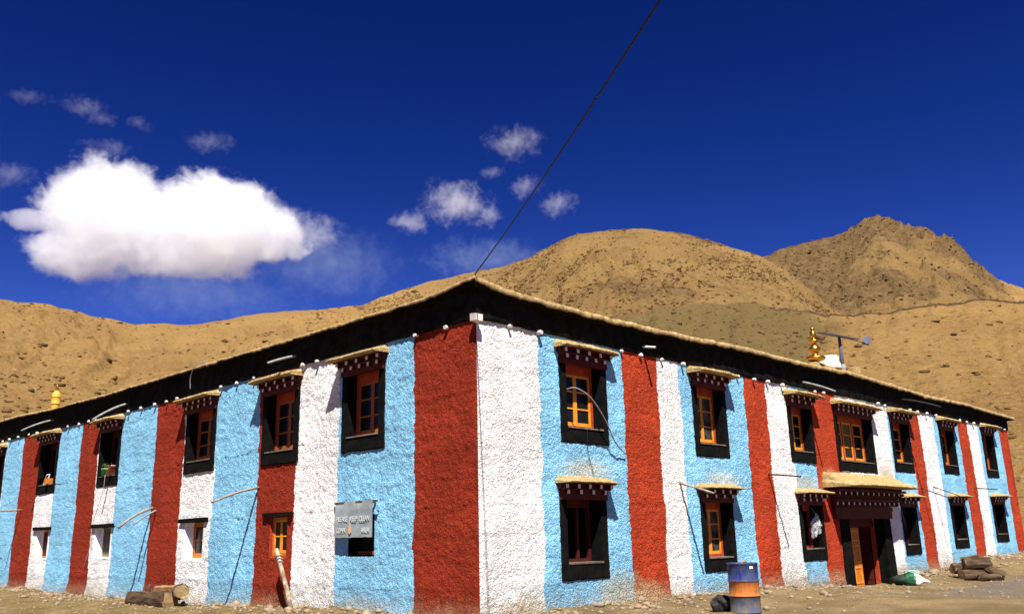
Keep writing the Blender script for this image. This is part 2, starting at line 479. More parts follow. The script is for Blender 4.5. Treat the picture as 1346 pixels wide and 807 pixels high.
def terrain(th, r):
    """height, rock weight, scrub weight"""
    x = CAM[0] + r * np.cos(np.radians(th)); y = CAM[1] + r * np.sin(np.radians(th))
    rb = ridge_b(th)
    base = CAM[2]
    hB = itp(TB, th) * rb * shape(r / rb, 0.16, 1.18, 0.5)
    hC = itp(TC, th) * R_C * shape(r / R_C, 0.28, 1.25, 0.6)
    hD = itp(TD, th) * R_D * shape(r / R_D, 0.335, 1.12, 0.15)
    # rock ribs on the far peak
    crag = np.abs(fbm(x / 38, y / 38, 91, 5, 0.6)) * sstep(0.80, 0.97, r / R_C) * sstep(24.5, 19.5, th) * sstep(10, 14.6, th)
    hC = hC - crag * 22 + 4.0 * sstep(0.80, 0.97, r / R_C) * sstep(24, 20, th) * sstep(10, 14.6, th)
    hB = hB + fbm(x / 60, y / 60, 5, 4) * 2.2 * sstep(0.2, 0.5, r / rb) + fbm(x / 14, y / 14, 6, 3) * 0.5 * sstep(0.3, 0.6, r / rb)
    hC = hC + fbm(x / 90, y / 90, 15, 5, 0.55) * 5.0 * sstep(0.3, 0.6, r / R_C)
    hD = hD + fbm(x / 30, y / 30, 25, 4) * 1.1 * sstep(0.36, 0.6, r / R_D) + 0.14 * fbm(x / 2.6, y / 2.6, 26, 3) * sstep(0.36, 0.5, r / R_D)
    hB = hB + 0.45 * fbm(x / 5.5, y / 5.5, 27, 3) * sstep(0.3, 0.5, r / rb)
    hC = hC + 1.1 * fbm(x / 11, y / 11, 28, 3, 0.6) * sstep(0.5, 0.7, r / R_C)
    wth = th + 1.2 * fbm(x / 45, y / 45, 36, 3)
    gul = np.abs(fbm(wth / 1.5, r / 160.0, 37, 3))
    hB = hB + (gul - 0.25) * 4.2 * sstep(0.3, 0.6, r / rb) * sstep(1.05, 0.8, r / rb)
    hD = hD + (np.abs(fbm(wth / 2.6, r / 90.0, 38, 3)) - 0.25) * 1.6 * sstep(0.4, 0.6, r / R_D)
    hC = hC + (np.abs(fbm(wth / 1.1, r / 300.0, 39, 4)) - 0.25) * 10.0 * sstep(0.5, 0.7, r / R_C) * sstep(1.05, 0.92, r / R_C)
    hC = hC + 15.0 * np.clip(fbm(x / 13, y / 13, 40, 4, 0.65), -0.6, 0.6) * sstep(0.86, 0.95, r / R_C) * sstep(20.5, 18.5, th) * sstep(13.6, 15.0, th)
    h = np.maximum(np.maximum(hB, hC), hD)
    isC = (hC >= hB) & (hC >= hD)
    isB = (hB > hC) & (hB >= hD)
    isD = ~(isC | isB)
    rockC = isC * np.clip(0.50 + 1.2 * fbm(x / 70, y / 70, 33, 4) + 0.35 * sstep(0.85, 0.97, r / R_C), 0, 1)
    rockC = rockC * sstep(13.0, 15.5, th) + isC * 0.55 * sstep(0.86, 0.93, r / R_C) * sstep(21, 19, th) * sstep(13.2, 14.6, th) * (0.5 + vnoise(x / 16, y / 16, 92))
    rockB = isB * np.clip(-0.30 + 1.6 * fbm(x / 45, y / 45, 44, 4) + 0.5 * sstep(0.9, 1.0, r / rb) * sstep(42, 38, th), 0, 1) * sstep(50, 44, th)
    scrub = isD * sstep(21.5, 26.5, th + 2.0 * fbm(x / 25, y / 25, 71, 3)) * 0.9
    far = sstep(58, 75, r)
    z = base * sstep(60, 110, r) + h - 0.6 + 0.6 * far
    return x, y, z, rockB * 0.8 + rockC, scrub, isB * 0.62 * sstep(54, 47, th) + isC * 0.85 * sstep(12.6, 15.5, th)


th_ = np.concatenate([np.arange(-60, 6, 1.0), np.arange(6, 84, 0.145), np.arange(84, 151, 1.0)])
r_ = 56.0 * (1500.0 / 56.0) ** (np.linspace(0, 1, 590))
TH, RR = np.meshgrid(th_, r_, indexing="ij")
X, Y, Z, ROCK, SCRUB, TONE = terrain(TH, RR)
na, nr = TH.shape
idx = np.arange(na * nr).reshape(na, nr)
F = np.stack([idx[:-1, :-1], idx[:-1, 1:], idx[1:, 1:], idx[1:, :-1]], -1).reshape(-1, 4)[:, ::-1]


def set_attr(o, name, vals):
    a = o.data.attributes.new(name, "FLOAT", "POINT")
    a.data.foreach_set("value", np.asarray(vals, np.float32).ravel())


t = NT("hillside_earth", 0.97, 0.05)
att = t.n.new("ShaderNodeAttribute"); att.attribute_name = "rock"
att2 = t.n.new("ShaderNodeAttribute"); att2.attribute_name = "scrub"
c = t.mix(t.ss(t.noise(0.035, 6, 0.65), 0.35, 0.68), (0.42, 0.245, 0.085), (0.33, 0.185, 0.065))
c = t.mix(t.math("MULTIPLY", t.ss(t.noise(0.4, 6, 0.75), 0.50, 0.72), 0.6), c, (0.23, 0.125, 0.045))
c = t.mix(t.math("MULTIPLY", t.ss(t.noise(0.8, 5, 0.75), 0.53, 0.64), 0.58), c, (0.155, 0.083, 0.03))
c = t.mix(t.math("MULTIPLY", t.ss(t.noise(1.1, 4, 0.7), 0.56, 0.68), 0.6), c, (0.60, 0.40, 0.19))
strat = t.noise(0.05, 6, 0.8, t.mapping((0.5, 0.5, 4.0), rot=(0.25, 0.1, 0)))
rk = t.ss(t.math("ADD", att.outputs["Fac"], t.math("MULTIPLY", t.math("SUBTRACT", t.math("ADD", t.math("MULTIPLY", t.noise(0.12, 6, 0.8), 0.6), t.math("MULTIPLY", strat, 0.4)), 0.5), 2.4)), 0.25, 0.75)
c = t.mix(t.math("MULTIPLY", rk, 0.8), c, t.mix(t.ss(t.noise(0.16, 6, 0.8), 0.35, 0.65), (0.30, 0.18, 0.08), (0.11, 0.058, 0.026)))
sk = t.ss(t.math("ADD", att2.outputs["Fac"], t.math("MULTIPLY", t.math("SUBTRACT", t.noise(0.3, 6, 0.75), 0.5), 1.2)), 0.3, 0.9)
c = t.mix(t.math("MULTIPLY", sk, 0.75), c, t.mix(t.noise(0.5, 6, 0.75), (0.20, 0.145, 0.055), (0.10, 0.075, 0.03)))
spots = t.math("ADD", t.voro(0.33), t.math("MULTIPLY", t.noise(1.2, 3), 0.35))
c = t.mix(t.math("MULTIPLY", t.math("SUBTRACT", 1.0, t.ss(spots, 0.24, 0.34)), 0.6), c, (0.13, 0.075, 0.03))
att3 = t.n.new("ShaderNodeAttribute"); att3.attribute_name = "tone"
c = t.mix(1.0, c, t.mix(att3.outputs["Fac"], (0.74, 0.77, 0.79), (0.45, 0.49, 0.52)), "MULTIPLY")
t.color(c)
t.bump(t.math("ADD", t.noise(0.25, 8, 0.72), t.math("MULTIPLY", t.noise(1.4, 5, 0.75), 0.30)), 1.0, 2.2)
M["hill"] = t.mat
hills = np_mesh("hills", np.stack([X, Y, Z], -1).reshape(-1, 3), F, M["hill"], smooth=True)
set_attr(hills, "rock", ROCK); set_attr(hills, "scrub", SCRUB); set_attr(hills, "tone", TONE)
tag(hills, "dry tan and brown hills rising behind the striped building to a rocky peak", "hills", kind="structure")

# scrub bushes dotted over the slopes
ico = bmesh.new(); bmesh.ops.create_icosphere(ico, subdivisions=1, radius=1.0)
iv = np.array([v.co[:] for v in ico.verts]); ifc = np.array([[v.index for v in f.verts] for f in ico.faces]); ico.free()
PT = []


def sow(n, t0, t1, r0, r1, size, spread, dens, only):
    tt_ = rng.uniform(t0, t1, n); r2_ = r0 * (r1 / r0) ** rng.uniform(0, 1, n) ** 0.8
    x, y, z, rk_, sc_, tn_ = terrain(tt_, r2_)
    k_ = rng.uniform(0, 1, n) < dens(tt_, r2_, x, y, rk_, sc_)
    PT.append(np.stack([x, y, z, size * rng.lognormal(0.0, spread, n)], -1)[k_])


streak = lambda tt_, r2_: fbm((tt_ + r2_ * 0.030) / 1.1, r2_ / 120.0, 57, 3)
sow(24000, 20, 58, 200, 440, 0.34, 0.38, lambda t_, r2_, x, y, k_, s_: 0.10 + 0.9 * sstep(-0.05, 0.4, 0.6 * fbm(x / 34, y / 34, 55, 3) + 0.6 * streak(t_, r2_)), None)
sow(9000, 48, 84, 90, 380, 0.24, 0.5, lambda t_, r2_, x, y, k_, s_: 0.12 + 0.5 * sstep(0.0, 0.5, fbm(x / 26, y / 26, 56, 3)), None)
sow(5000, 4, 42, 66, 190, 0.16, 0.55, lambda t_, r2_, x, y, k_, s_: 0.12 + 0.6 * s_, None)
sow(420, 8, 40, 75, 186, 0.30, 0.45, lambda t_, r2_, x, y, k_, s_: 0.25 + 0.5 * sstep(0.0, 0.4, fbm(x / 22, y / 22, 58, 2)), None)
sow(9000, 10, 32, 420, 830, 0.55, 0.45, lambda t_, r2_, x, y, k_, s_: 0.05 + 0.6 * np.clip(k_, 0, 1), None)
PT = np.concatenate(PT)
bx, by, bz, sz = PT.T
nb = len(bx)
ang = rng.uniform(0, 6.28, nb)
base_v = np.repeat(iv[None], nb, 0) * rng.uniform(0.7, 1.3, (nb, len(iv), 1))
sc3 = np.stack([sz * rng.uniform(0.9, 1.5, nb), sz * rng.uniform(0.8, 1.2, nb), sz * rng.uniform(0.5, 0.85, nb)], -1)
base_v = base_v * sc3[:, None, :]
ca, sa = np.cos(ang)[:, None], np.sin(ang)[:, None]
vx = base_v[..., 0] * ca - base_v[..., 1] * sa + bx[:, None]
vy = base_v[..., 0] * sa + base_v[..., 1] * ca + by[:, None]
vz = base_v[..., 2] + bz[:, None] + 0.1 * sz[:, None]
fv = np.stack([vx, vy, vz], -1).reshape(-1, 3)
ff = (ifc[None] + (np.arange(nb) * len(iv))[:, None, None]).reshape(-1, 3)
M["scrub"] = simple("dry_scrub", (0.085, 0.048, 0.018), (0.15, 0.088, 0.036), 0.25, 0.95, 0.05, 0.8, 5, 0.2)
scr = np_mesh("hillside_scrub", fv, ff, M["scrub"])
tag(scr, "small dark dry shrubs and stones dotted over the hillsides", "scrub", kind="stuff")

# track wall along the top of the near slope
pv = []; pf = []
tt = np.arange(11.0, 27.5, 0.12)
rr_ = np.full_like(tt, R_D * 0.985)
tx, ty, tz, *_ = terrain(tt, rr_)
tz = tz + 0.15 + 0.16 * n1(tt * 4, 8)
for i in range(len(tt)):
    e = np.array([math.cos(rad(tt[i])), math.sin(rad(tt[i]))])
    hh = 0.05 + 0.22 * random.random()
    for (dr, dz) in ((-0.4, -0.5), (-0.3, hh), (0.3, hh + 0.05), (0.5, -0.5)):
        pv.append((tx[i] + e[0] * dr, ty[i] + e[1] * dr, tz[i] + dz))
    if i:
        b = (i - 1) * 4
        for k in range(3):
            pf.append((b + k, b + 4 + k, b + 5 + k, b + 1 + k))
tag(np_mesh("track_wall", pv, pf, simple("track_edge_stones", (0.08, 0.05, 0.026), (0.045, 0.028, 0.015), 0.8, 0.95, 0.05, 0.9, 4, 0.1)),
    "low dark stone edge of a track crossing the hillside below the peak", "track wall")

# ------------------------------------------------------------------ ground sheet
GX = np.array([-4, 0, 4, 9.6, 10.9, 12.2, 13.7, 15, 18.4, 19.2, 21, 23.6, 26, 31.5, 36])
GZ = np.array([0.02, 0.0, 0.05, 0.05, 0.0, -0.08, -0.18, -0.34, -0.34, -0.16, -0.1, 0.0, 0.18, 0.22, 0.3])


def ground_z(x, y):
    x = np.asarray(x, float); y = np.asarray(y, float)
    wr = np.interp(x, GX, GZ)
    wl_ = np.interp(y, [-4, 0, 4.5, 11, 18, 24, 26, 32], [0, 0.02, 0.05, -0.09, -0.1, 0.0, 0.0, 0.05])
    dR = np.clip(-y, 0, None); dL = np.clip(-x, 0, None)
    fR = np.exp(-dR / 1.6) * (x > -2); fL = np.exp(-dL / 1.6) * (y > -2)
    z = np.where(dR >= dL, wr * fR, wl_ * fL)
    z = z - 0.20 * sstep(0.5, 2.4, dR) * sstep(8, 15, x) - 0.14 * sstep(1.0, 3.2, dL) * sstep(2, 8, y)
    near = np.exp(-((x - 5) ** 2 + (y - 5) ** 2) / 2500.0)
    z = z + near * (0.05 * fbm(x / 1.6, y / 1.6, 3, 4) + 0.030 * fbm(x / 0.32, y / 0.32, 4, 3))
    # loose rubble apron along the wall foot
    ap = np.exp(-np.minimum(np.maximum(dR, dL), 9) / 0.35)
    z = z + ap * (0.10 * np.clip(fbm(x / 0.5, y / 0.5, 9, 3) + 0.25, 0, 1) + 0.03)
    return z


def lines(a, b, d, far):
    core = np.arange(a, b + d / 2, d)
    out = [core]
    lo, hi, s = a, b, d
    L_, H_ = [], []
    while lo > -far:
        s *= 1.35; lo -= s; L_.append(lo)
    s = d
    while hi < far:
        s *= 1.35; hi += s; H_.append(hi)
    return np.concatenate([np.array(L_[::-1]), core, np.array(H_)])


gx = lines(-5.0, 36.0, 0.11, 3000.0); gy = lines(-5.0, 27.0, 0.11, 3000.0)
GXX, GYY = np.meshgrid(gx, gy, indexing="ij")
GZZ = ground_z(GXX, GYY)
n0, n1_ = GXX.shape
gi = np.arange(n0 * n1_).reshape(n0, n1_)
inside = (GXX > 0.7) & (GXX < 32.2) & (GYY > 0.7) & (GYY < 30.2)
q = np.stack([gi[:-1, :-1], gi[1:, :-1], gi[1:, 1:], gi[:-1, 1:]], -1).reshape(-1, 4)
keepq = ~inside.ravel()[q].all(1)
t = NT("dry_ground", 0.97, 0.06)
s = t.sep()
c = t.mix(t.ss(t.noise(0.55, 6, 0.65), 0.35, 0.65), (0.26, 0.185, 0.092), (0.155, 0.11, 0.053))
c = t.mix(t.math("MULTIPLY", t.ss(t.noise(7.0, 5, 0.7), 0.45, 0.7), 0.5), c, (0.12, 0.085, 0.045))
# dried grass tint on the bank along the left wall
gl = t.math("MULTIPLY", t.ss(s[1], 1.0, 5.0), t.ss(t.noise(1.3, 5, 0.7), 0.38, 0.6))
c = t.mix(t.math("MULTIPLY", gl, 0.62), c, (0.118, 0.080, 0.016))
# worn grey paving patch at the right
pvx = t.math("ADD", t.math("SUBTRACT", s[0], 7.0), t.math("MULTIPLY", s[1], 2.4))
gp = t.math("MULTIPLY", t.ss(t.math("ADD", s[0], t.math("MULTIPLY", t.noise(0.5, 4), 6.0)), 12.0, 16.0), t.ss(t.math("MULTIPLY", s[1], -1.0), 1.9, 3.4))
c = t.mix(t.math("MULTIPLY", gp, 0.75), c, t.mix(t.noise(3.0, 6, 0.7), (0.15, 0.13, 0.115), (0.11, 0.098, 0.088)))
peb = t.voro(26.0)
c = t.mix(t.math("MULTIPLY", t.math("SUBTRACT", 1.0, t.ss(peb, 0.10, 0.22)), 0.45), c, (0.27, 0.205, 0.125))
t.color(c)
t.bump(t.math("ADD", t.noise(5.0, 8, 0.75), t.math("MULTIPLY", peb, -0.25)), 1.0, 0.10)
M["ground"] = t.mat
gr = np_mesh("ground", np.stack([GXX, GYY, GZZ], -1).reshape(-1, 3), q[keepq], M["ground"], smooth=True)
tag(gr, "dry tan earth ground in front of the striped building", "ground", kind="structure")

# ------------------------------------------------------------------ building
RL, LL, TOP = 32.95, 31.0, 6.1
building = empty("monastery_building", (0, 0, 0))
tag(building, "long two storey mud building painted in red white and blue stripes with black parapet", "building")


def place(o, wall, x, z):
    o.parent = building
    if wall == "R":
        o.location = (x, 0, z)
    else:
        o.location = (0, -x, z); o.rotation_euler = (0, 0, -math.pi / 2)
    return o


# windows: wall, u0, u1, z bottom, z top of the black surround, style
WIN = [
    ("L", 2.83, 4.385, 3.33, 5.10, "leaf"), ("L", 6.14, 7.81, 3.28, 5.08, "leaf"), ("L", 10.24, 11.99, 3.35, 5.10, "leaf"),
    ("L", 16.54, 18.22, 3.32, 5.16, "open"), ("L", 22.08, 23.98, 3.35, 5.24, "open"), ("L", 28.2, 29.9, 3.36, 5.25, "open"),
    ("R", 2.34, 3.90, 3.335, 5.08, "pair"), ("R", 2.21, 3.70, 0.61, 2.27, "bare"),
    ("R", 7.30, 8.85, 3.28, 5.10, "pair"), ("R", 7.31, 8.78, 0.55, 2.26, "leaf"),
    ("R", 12.17, 13.68, 3.335, 5.02, "pair"), ("R", 12.27, 13.73, 0.625, 2.23, "bag"),
    ("R", 15.16, 17.98, 3.19, 5.02, "double"), ("R", 19.52, 21.2, 3.31, 5.10, "pair"), ("R", 19.52, 20.88, 0.57, 2.22, "bare"),
    ("R", 24.2, 25.8, 3.40, 5.16, "narrow"), ("R", 24.25, 25.75, 0.655, 2.30, "bare"),
    ("R", 29.2, 30.72, 3.40, 5.26, "narrow"), ("R", 29.15, 30.72, 0.78, 2.38, "bare"),
]
# small plaster windows under the left wall's upper ones: u0, u1, z0, z1, colour, style
SMALL = [(6.50, 7.26, 1.12, 2.06, "red", "pair"), (10.62, 11.72, 1.06, 2.05, "white", "leaf"),
         (16.72, 17.98, 1.10, 2.04, "white", "board"), (22.25, 23.5, 1.06, 2.08, "white", "wood")]
NICHE = (3.14, 4.05, 1.15, 2.0)
DOOR = (15.35, 17.9, -0.75, 1.78)
SW, SB = 0.20, 0.30


def holes(wall):
    hs = []
    for (w, u0, u1, z0, z1, st) in WIN:
        if w == wall:
            hs.append((u0 + SW, u1 - SW, z0 + SB, z1 - 0.02))
    if wall == "L":
        hs += [s_[:4] for s_ in SMALL] + [NICHE]
    else:
        hs.append(DOOR)
    return hs


def surround_boxes(wall):
    b = [(u0, u1, z0, z1 + 0.3) for (w, u0, u1, z0, z1, st) in WIN if w == wall]
    if wall == "R":
        b.append((14.75, 18.6, -0.8, 2.7))
    return b


def grid_lines(a, b, d, forced):
    L_ = list(np.arange(a, b, d)) + [b]
    out = [x for x in L_ if all(abs(x - f) > 0.45 * d for f in forced) or x in (a, b)]
    return np.array(sorted(set(out + [f for f in forced if a < f < b])))


def make_wall(wall, length, mat, seed):
    hs = holes(wall)
    fu = sorted({round(h[0], 4) for h in hs} | {round(h[1], 4) for h in hs})
    fz = sorted({round(h[2], 4) for h in hs} | {round(h[3], 4) for h in hs})
    us = np.unique(np.concatenate([grid_lines(0, 13.0, 0.036, [f for f in fu if f < 12.9]), grid_lines(13.0, length, 0.07, [f for f in fu if f > 13.1])]))
    fz2 = []
    for f in fz:
        if not fz2 or f - fz2[-1] > 0.002: fz2.append(f)
    zs = grid_lines(-0.8, 6.05, 0.036, fz2)
    U, Zz = np.meshgrid(us, zs, indexing="ij")
    big = 0.022 * fbm(U / 1.3, Zz / 1.3, seed, 3)
    # courses of rammed mud show as soft ledges
    ledge = 0.0075 * (((-Zz + 0.10 * fbm(U / 0.9, Zz / 0.9, seed + 9, 3)) / 0.52) % 1.0) ** 2 * (0.5 + 0.5 * vnoise(U / 1.1, Zz / 0.52, seed + 12))
    lump = 0.019 * fbm(U / 0.085, Zz / 0.075, seed + 3, 3, 0.6) + 0.012 * np.abs(fbm(U / 0.24, Zz / 0.2, seed + 5, 3))
    foot = 0.06 * np.clip(fbm(U / 0.45, Zz / 0.3, seed + 7, 4), 0, 1) * sstep(0.45, 0.0, Zz) + 0.05 * sstep(0.35, -0.1, Zz)
    k = np.ones_like(U)
    for (a, b, z0, z1) in surround_boxes(wall):
        dd = np.maximum(np.maximum(a - U, U - b), np.maximum(z0 - Zz, Zz - z1))
        k = np.minimum(k, sstep(-0.02, 0.06, dd))
    d = (big + ledge + lump) * (0.25 + 0.75 * k) + foot * k
    d = np.where(k < 0.5, np.minimum(d, 0.018), d)
    ed = sstep(0.0, 0.10, U)
    for (a, b, z0, z1) in hs:
        dd = np.maximum(np.maximum(a - U, U - b), np.maximum(z0 - Zz, Zz - z1))
        d = d * sstep(-0.001, 0.03, dd)
    d = d * ed
    xs = U if wall == "R" else -U
    V = np.stack([xs, -d, Zz], -1).reshape(-1, 3)
    nu, nz = U.shape
    ii = np.arange(nu * nz).reshape(nu, nz)
    q_ = np.stack([ii[:-1, :-1], ii[1:, :-1], ii[1:, 1:], ii[:-1, 1:]], -1)
    uc = (us[:-1] + us[1:]) / 2; zc = (zs[:-1] + zs[1:]) / 2
    UC, ZC = np.meshgrid(uc, zc, indexing="ij")
    ok = np.ones_like(UC, bool)
    for (a, b, z0, z1) in hs:
        ok &= ~((UC > a) & (UC < b) & (ZC > z0) & (ZC < z1))
    q_ = q_[ok]
    if wall == "L": q_ = q_[:, ::-1]
    o = np_mesh("wall", V, q_, mat, smooth=True)
    place(o, wall, 0, 0)
    return o


wr_ = make_wall("R", RL, M["wall_right"], 101); tag(wr_, "right facade with red white and blue stripes and the doorway")
wl2 = make_wall("L", LL, M["wall_left"], 202); tag(wl2, "left facade with red blue and white stripes")
mb = MB()   # end and back walls, unseen sides of the block
mb.box((RL - 0.35, 0.003, -0.8), (RL - 0.002, LL, 6.05))
mb.box((0.003, LL - 0.35, -0.8), (RL - 0.4, LL - 0.002, 6.05))
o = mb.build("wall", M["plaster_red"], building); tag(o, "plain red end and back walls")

# roof edge: wavy mud parapet lip above a twig layer
RT = np.array([(-0.3, 6.33), (0.2, 6.28), (0.5, 6.23), (1, 6.2), (2.45, 6.18), (3.7, 6.16), (5.9, 6.18), (7.1, 6.19), (8.4, 6.25), (9.9, 6.28), (11.3, 6.27), (13.2, 6.27),
               (16.5, 6.35), (18.4, 6.32), (22.6, 6.22), (26.3, 6.28), (33.5, 6.2)])
LT = np.array([(-0.3, 6.33), (0.13, 6.31), (0.8, 6.24), (1.15, 6.21), (3.76, 6.21), (6.4, 6.22), (8.4, 6.24), (11.4, 6.27), (15.9, 6.29), (18, 6.31), (19.8, 6.35), (22.4, 6.38), (25.3, 6.52), (27.2, 6.58), (31.5, 6.6)])


def roof_strip(wall):
    n_end = RL + 0.3 if wall == "R" else LL + 0.3
    us = np.arange(-0.42, n_end, 0.055)
    TT = RT if wall == "R" else LT
    top = np.interp(us, TT[:, 0], TT[:, 1]) + 0.022 * n1(us / 0.35, 61 if wall == "R" else 62, 4) + 0.012 * n1(us / 0.1, 64, 2)
    thick = (0.145 if wall == "R" else 0.085) + 0.045 * n1(us / 0.5, 66 if wall == "R" else 67, 4) + 0.02 * n1(us / 0.07, 68, 2)
    ov = 0.30 + 0.035 * n1(us / 0.45, 71 if wall == "R" else 72, 4) + 0.03 * n1(us / 0.10, 74, 2)
    rows = []
    for i, u in enumerate(us):
        prof = [(-0.05, top[i] - thick[i] - 0.03), (ov[i] - 0.05, top[i] - thick[i] - 0.015), (ov[i] - 0.015, top[i] - thick[i]), (ov[i], top[i] - thick[i] * 0.6),
                (ov[i] - 0.01, top[i] - 0.03), (ov[i] - 0.07, top[i]), (-0.3, top[i] + 0.02), (-1.2, 6.26)]
        # mitre at the corner: everything runs to the diagonal
        row = []
        for (v, z) in prof:
            uu = max(u, -v)
            row.append((uu if wall == "R" else -uu, -v, z))
        rows.append(row)
    V = np.array(rows).reshape(-1, 3); k = len(rows[0]); n = len(rows)
    ii = np.arange(n * k).reshape(n, k)
    q_ = np.stack([ii[:-1, :-1], ii[:-1, 1:], ii[1:, 1:], ii[1:, :-1]], -1).reshape(-1, 4)
    if wall == "R": q_ = q_[:, ::-1]
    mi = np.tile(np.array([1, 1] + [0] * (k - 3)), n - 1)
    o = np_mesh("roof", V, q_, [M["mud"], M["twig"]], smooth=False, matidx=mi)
    place(o, wall, 0, 0)
    return o


roof_strip("R"); roof_strip("L")
mb = MB(); mb.box((0.9, 0.9, 5.9), (RL + 0.28, LL + 0.28, 6.255)); mb.build("roof", M["mud"], building)


def band(wall):
    n_end = RL if wall == "R" else LL
    us = np.arange(-0.06, n_end + 0.05, 0.06)
    zb = 5.53 + 0.018 * n1(us / 0.4, 81, 3) + 0.012 * n1(us / 0.09, 82, 2)
    zb = zb + (np.interp(us, [0, 9, 12, 24, 33], [0.03, -0.02, 0.0, 0.06, 0.06]) if wall == "R" else np.interp(us, [0, 14, 20, 27, 31], [0.02, 0.03, 0.07, 0.2, 0.22]))
    zt = np.interp(us, (RT if wall == "R" else LT)[:, 0], (RT if wall == "R" else LT)[:, 1]) - 0.09
    vv = 0.055 + 0.012 * n1(us / 0.5, 84, 3)
    rows = []
    for i, u in enumerate(us):
        row = []
        for (v, z) in ((-0.05, zb[i] + 0.005), (vv[i] - 0.02, zb[i]), (vv[i], zb[i] + 0.03), (vv[i] + 0.006, (zb[i] + zt[i]) / 2), (vv[i], zt[i])):
            uu = max(u, -v) if u < 0.1 else u
            row.append((uu if wall == "R" else -uu, -v, z))
        rows.append(row)
    V = np.array(rows).reshape(-1, 3); k = 5; n = len(rows)
    ii = np.arange(n * k).reshape(n, k)
    q_ = np.stack([ii[:-1, :-1], ii[:-1, 1:], ii[1:, 1:], ii[1:, :-1]], -1).reshape(-1, 4)
    if wall == "R": q_ = q_[:, ::-1]
    o = np_mesh("parapet_band", V, q_, M["band"], smooth=True)
    place(o, wall, 0, 0)


band("R"); band("L")
mb = MB(); mb.box((RL, 0.0, 5.58), (RL + 0.05, LL, 6.1)); mb.build("parapet_band", M["band"], building)

# white tipped beam ends below the band
BR = [0.86, 1.72, 4.48, 5.2, 6.06, 6.92, 9.52, 10.36, 11.1, 11.95, 14.0, 14.55, 18.6, 19.2, 21.4, 22.1, 23.05, 23.95, 26.6, 27.45, 28.25, 31.0, 31.6, 32.3]
BL = [0.82, 1.76, 5.35, 5.95, 8.25, 9.15, 10.0, 12.6, 13.3, 14.1, 15.1, 16.0, 18.7, 19.3, 20.2, 21.25, 24.4, 25.4, 26.6, 27.7, 28.6]
for wall, lst in (("R", BR), ("L", BL)):
    for u in lst:
        mb = MB()
        r0 = random.uniform(0.033, 0.048)
        ln = random.uniform(0.085, 0.13)
        z = 5.50 + (np.interp(u, [0, 9, 12, 24, 33], [0.04, -0.02, 0.0, 0.07, 0.08]) if wall == "R" else np.interp(u, [0, 14, 20, 27], [0.03, 0.06, 0.1, 0.25]))
        mb.tube([(0, 0.03, 0), (0, -ln * 0.6, random.uniform(-0.01, 0.01)), (0, -ln, random.uniform(-0.02, 0.01))], [r0, r0, r0 * 0.93], 9, 0)
        place(mb.build("beam_end", M["tip"]), wall, u if wall == "R" else -u, z)
mb = MB(); mb.box((-0.17, -0.17, 5.48), (0.0, 0.0, 5.62), 0, 0.012); mb.build("beam_end", M["tip"], building)


# ---------------------------------------------------------------- canopies and windows
def ragged_slab(mbx, x0, x1, y_out, y_in, z_edge, z_in, th_, mi=0, seed=0, dip=0.0):
    """mud cover: ragged outer lip at y_out (negative), rising to the wall at y_in"""
    n = max(6, int((x1 - x0) / 0.045))
    xs = np.linspace(x0, x1, n)
    j = 0.045 * n1(xs / 0.20, seed, 4)
    j2 = 0.034 * n1(xs / 0.16, seed + 5, 4)
    j3 = 0.03 * n1(xs / 0.22, seed + 9, 3)
    endf = np.minimum(np.arange(n), np.arange(n)[::-1]) / 2.0
    er = np.clip(endf, 0.25, 1)
    rows = []
    for i in range(n):
        ze = z_edge - dip * abs(2 * (i / (n - 1)) - 1) ** 2
        yo = y_out - j[i]
        t_ = th_ * (0.75 + 0.25 * er[i])
        rows.append([(xs[i], y_in, ze + 0.0), (xs[i], yo + 0.03, ze), (xs[i], yo, ze + t_ * 0.35 + j2[i] * 0.4), (xs[i], yo + 0.03, ze + t_ + j2[i] - 0.01),
                     (xs[i], yo * 0.55 + y_in * 0.45, ze + t_ + (z_in - z_edge - th_) * 0.40 * er[i] + j3[i] * 0.5), (xs[i], y_in, ze + t_ + (z_in - z_edge - th_) * er[i] + j3[i])])
    V = [p for r in rows for p in r]; k = 6
    Fq = []
    for i in range(n - 1):
        for c_ in range(k - 1):
            Fq.append((i * k + c_, (i + 1) * k + c_, (i + 1) * k + c_ + 1, i * k + c_ + 1))
    Fq.append(tuple(range(k))[::-1]); Fq.append(tuple((n - 1) * k + c_ for c_ in range(k)))
    mbx.add(V, Fq, mi)


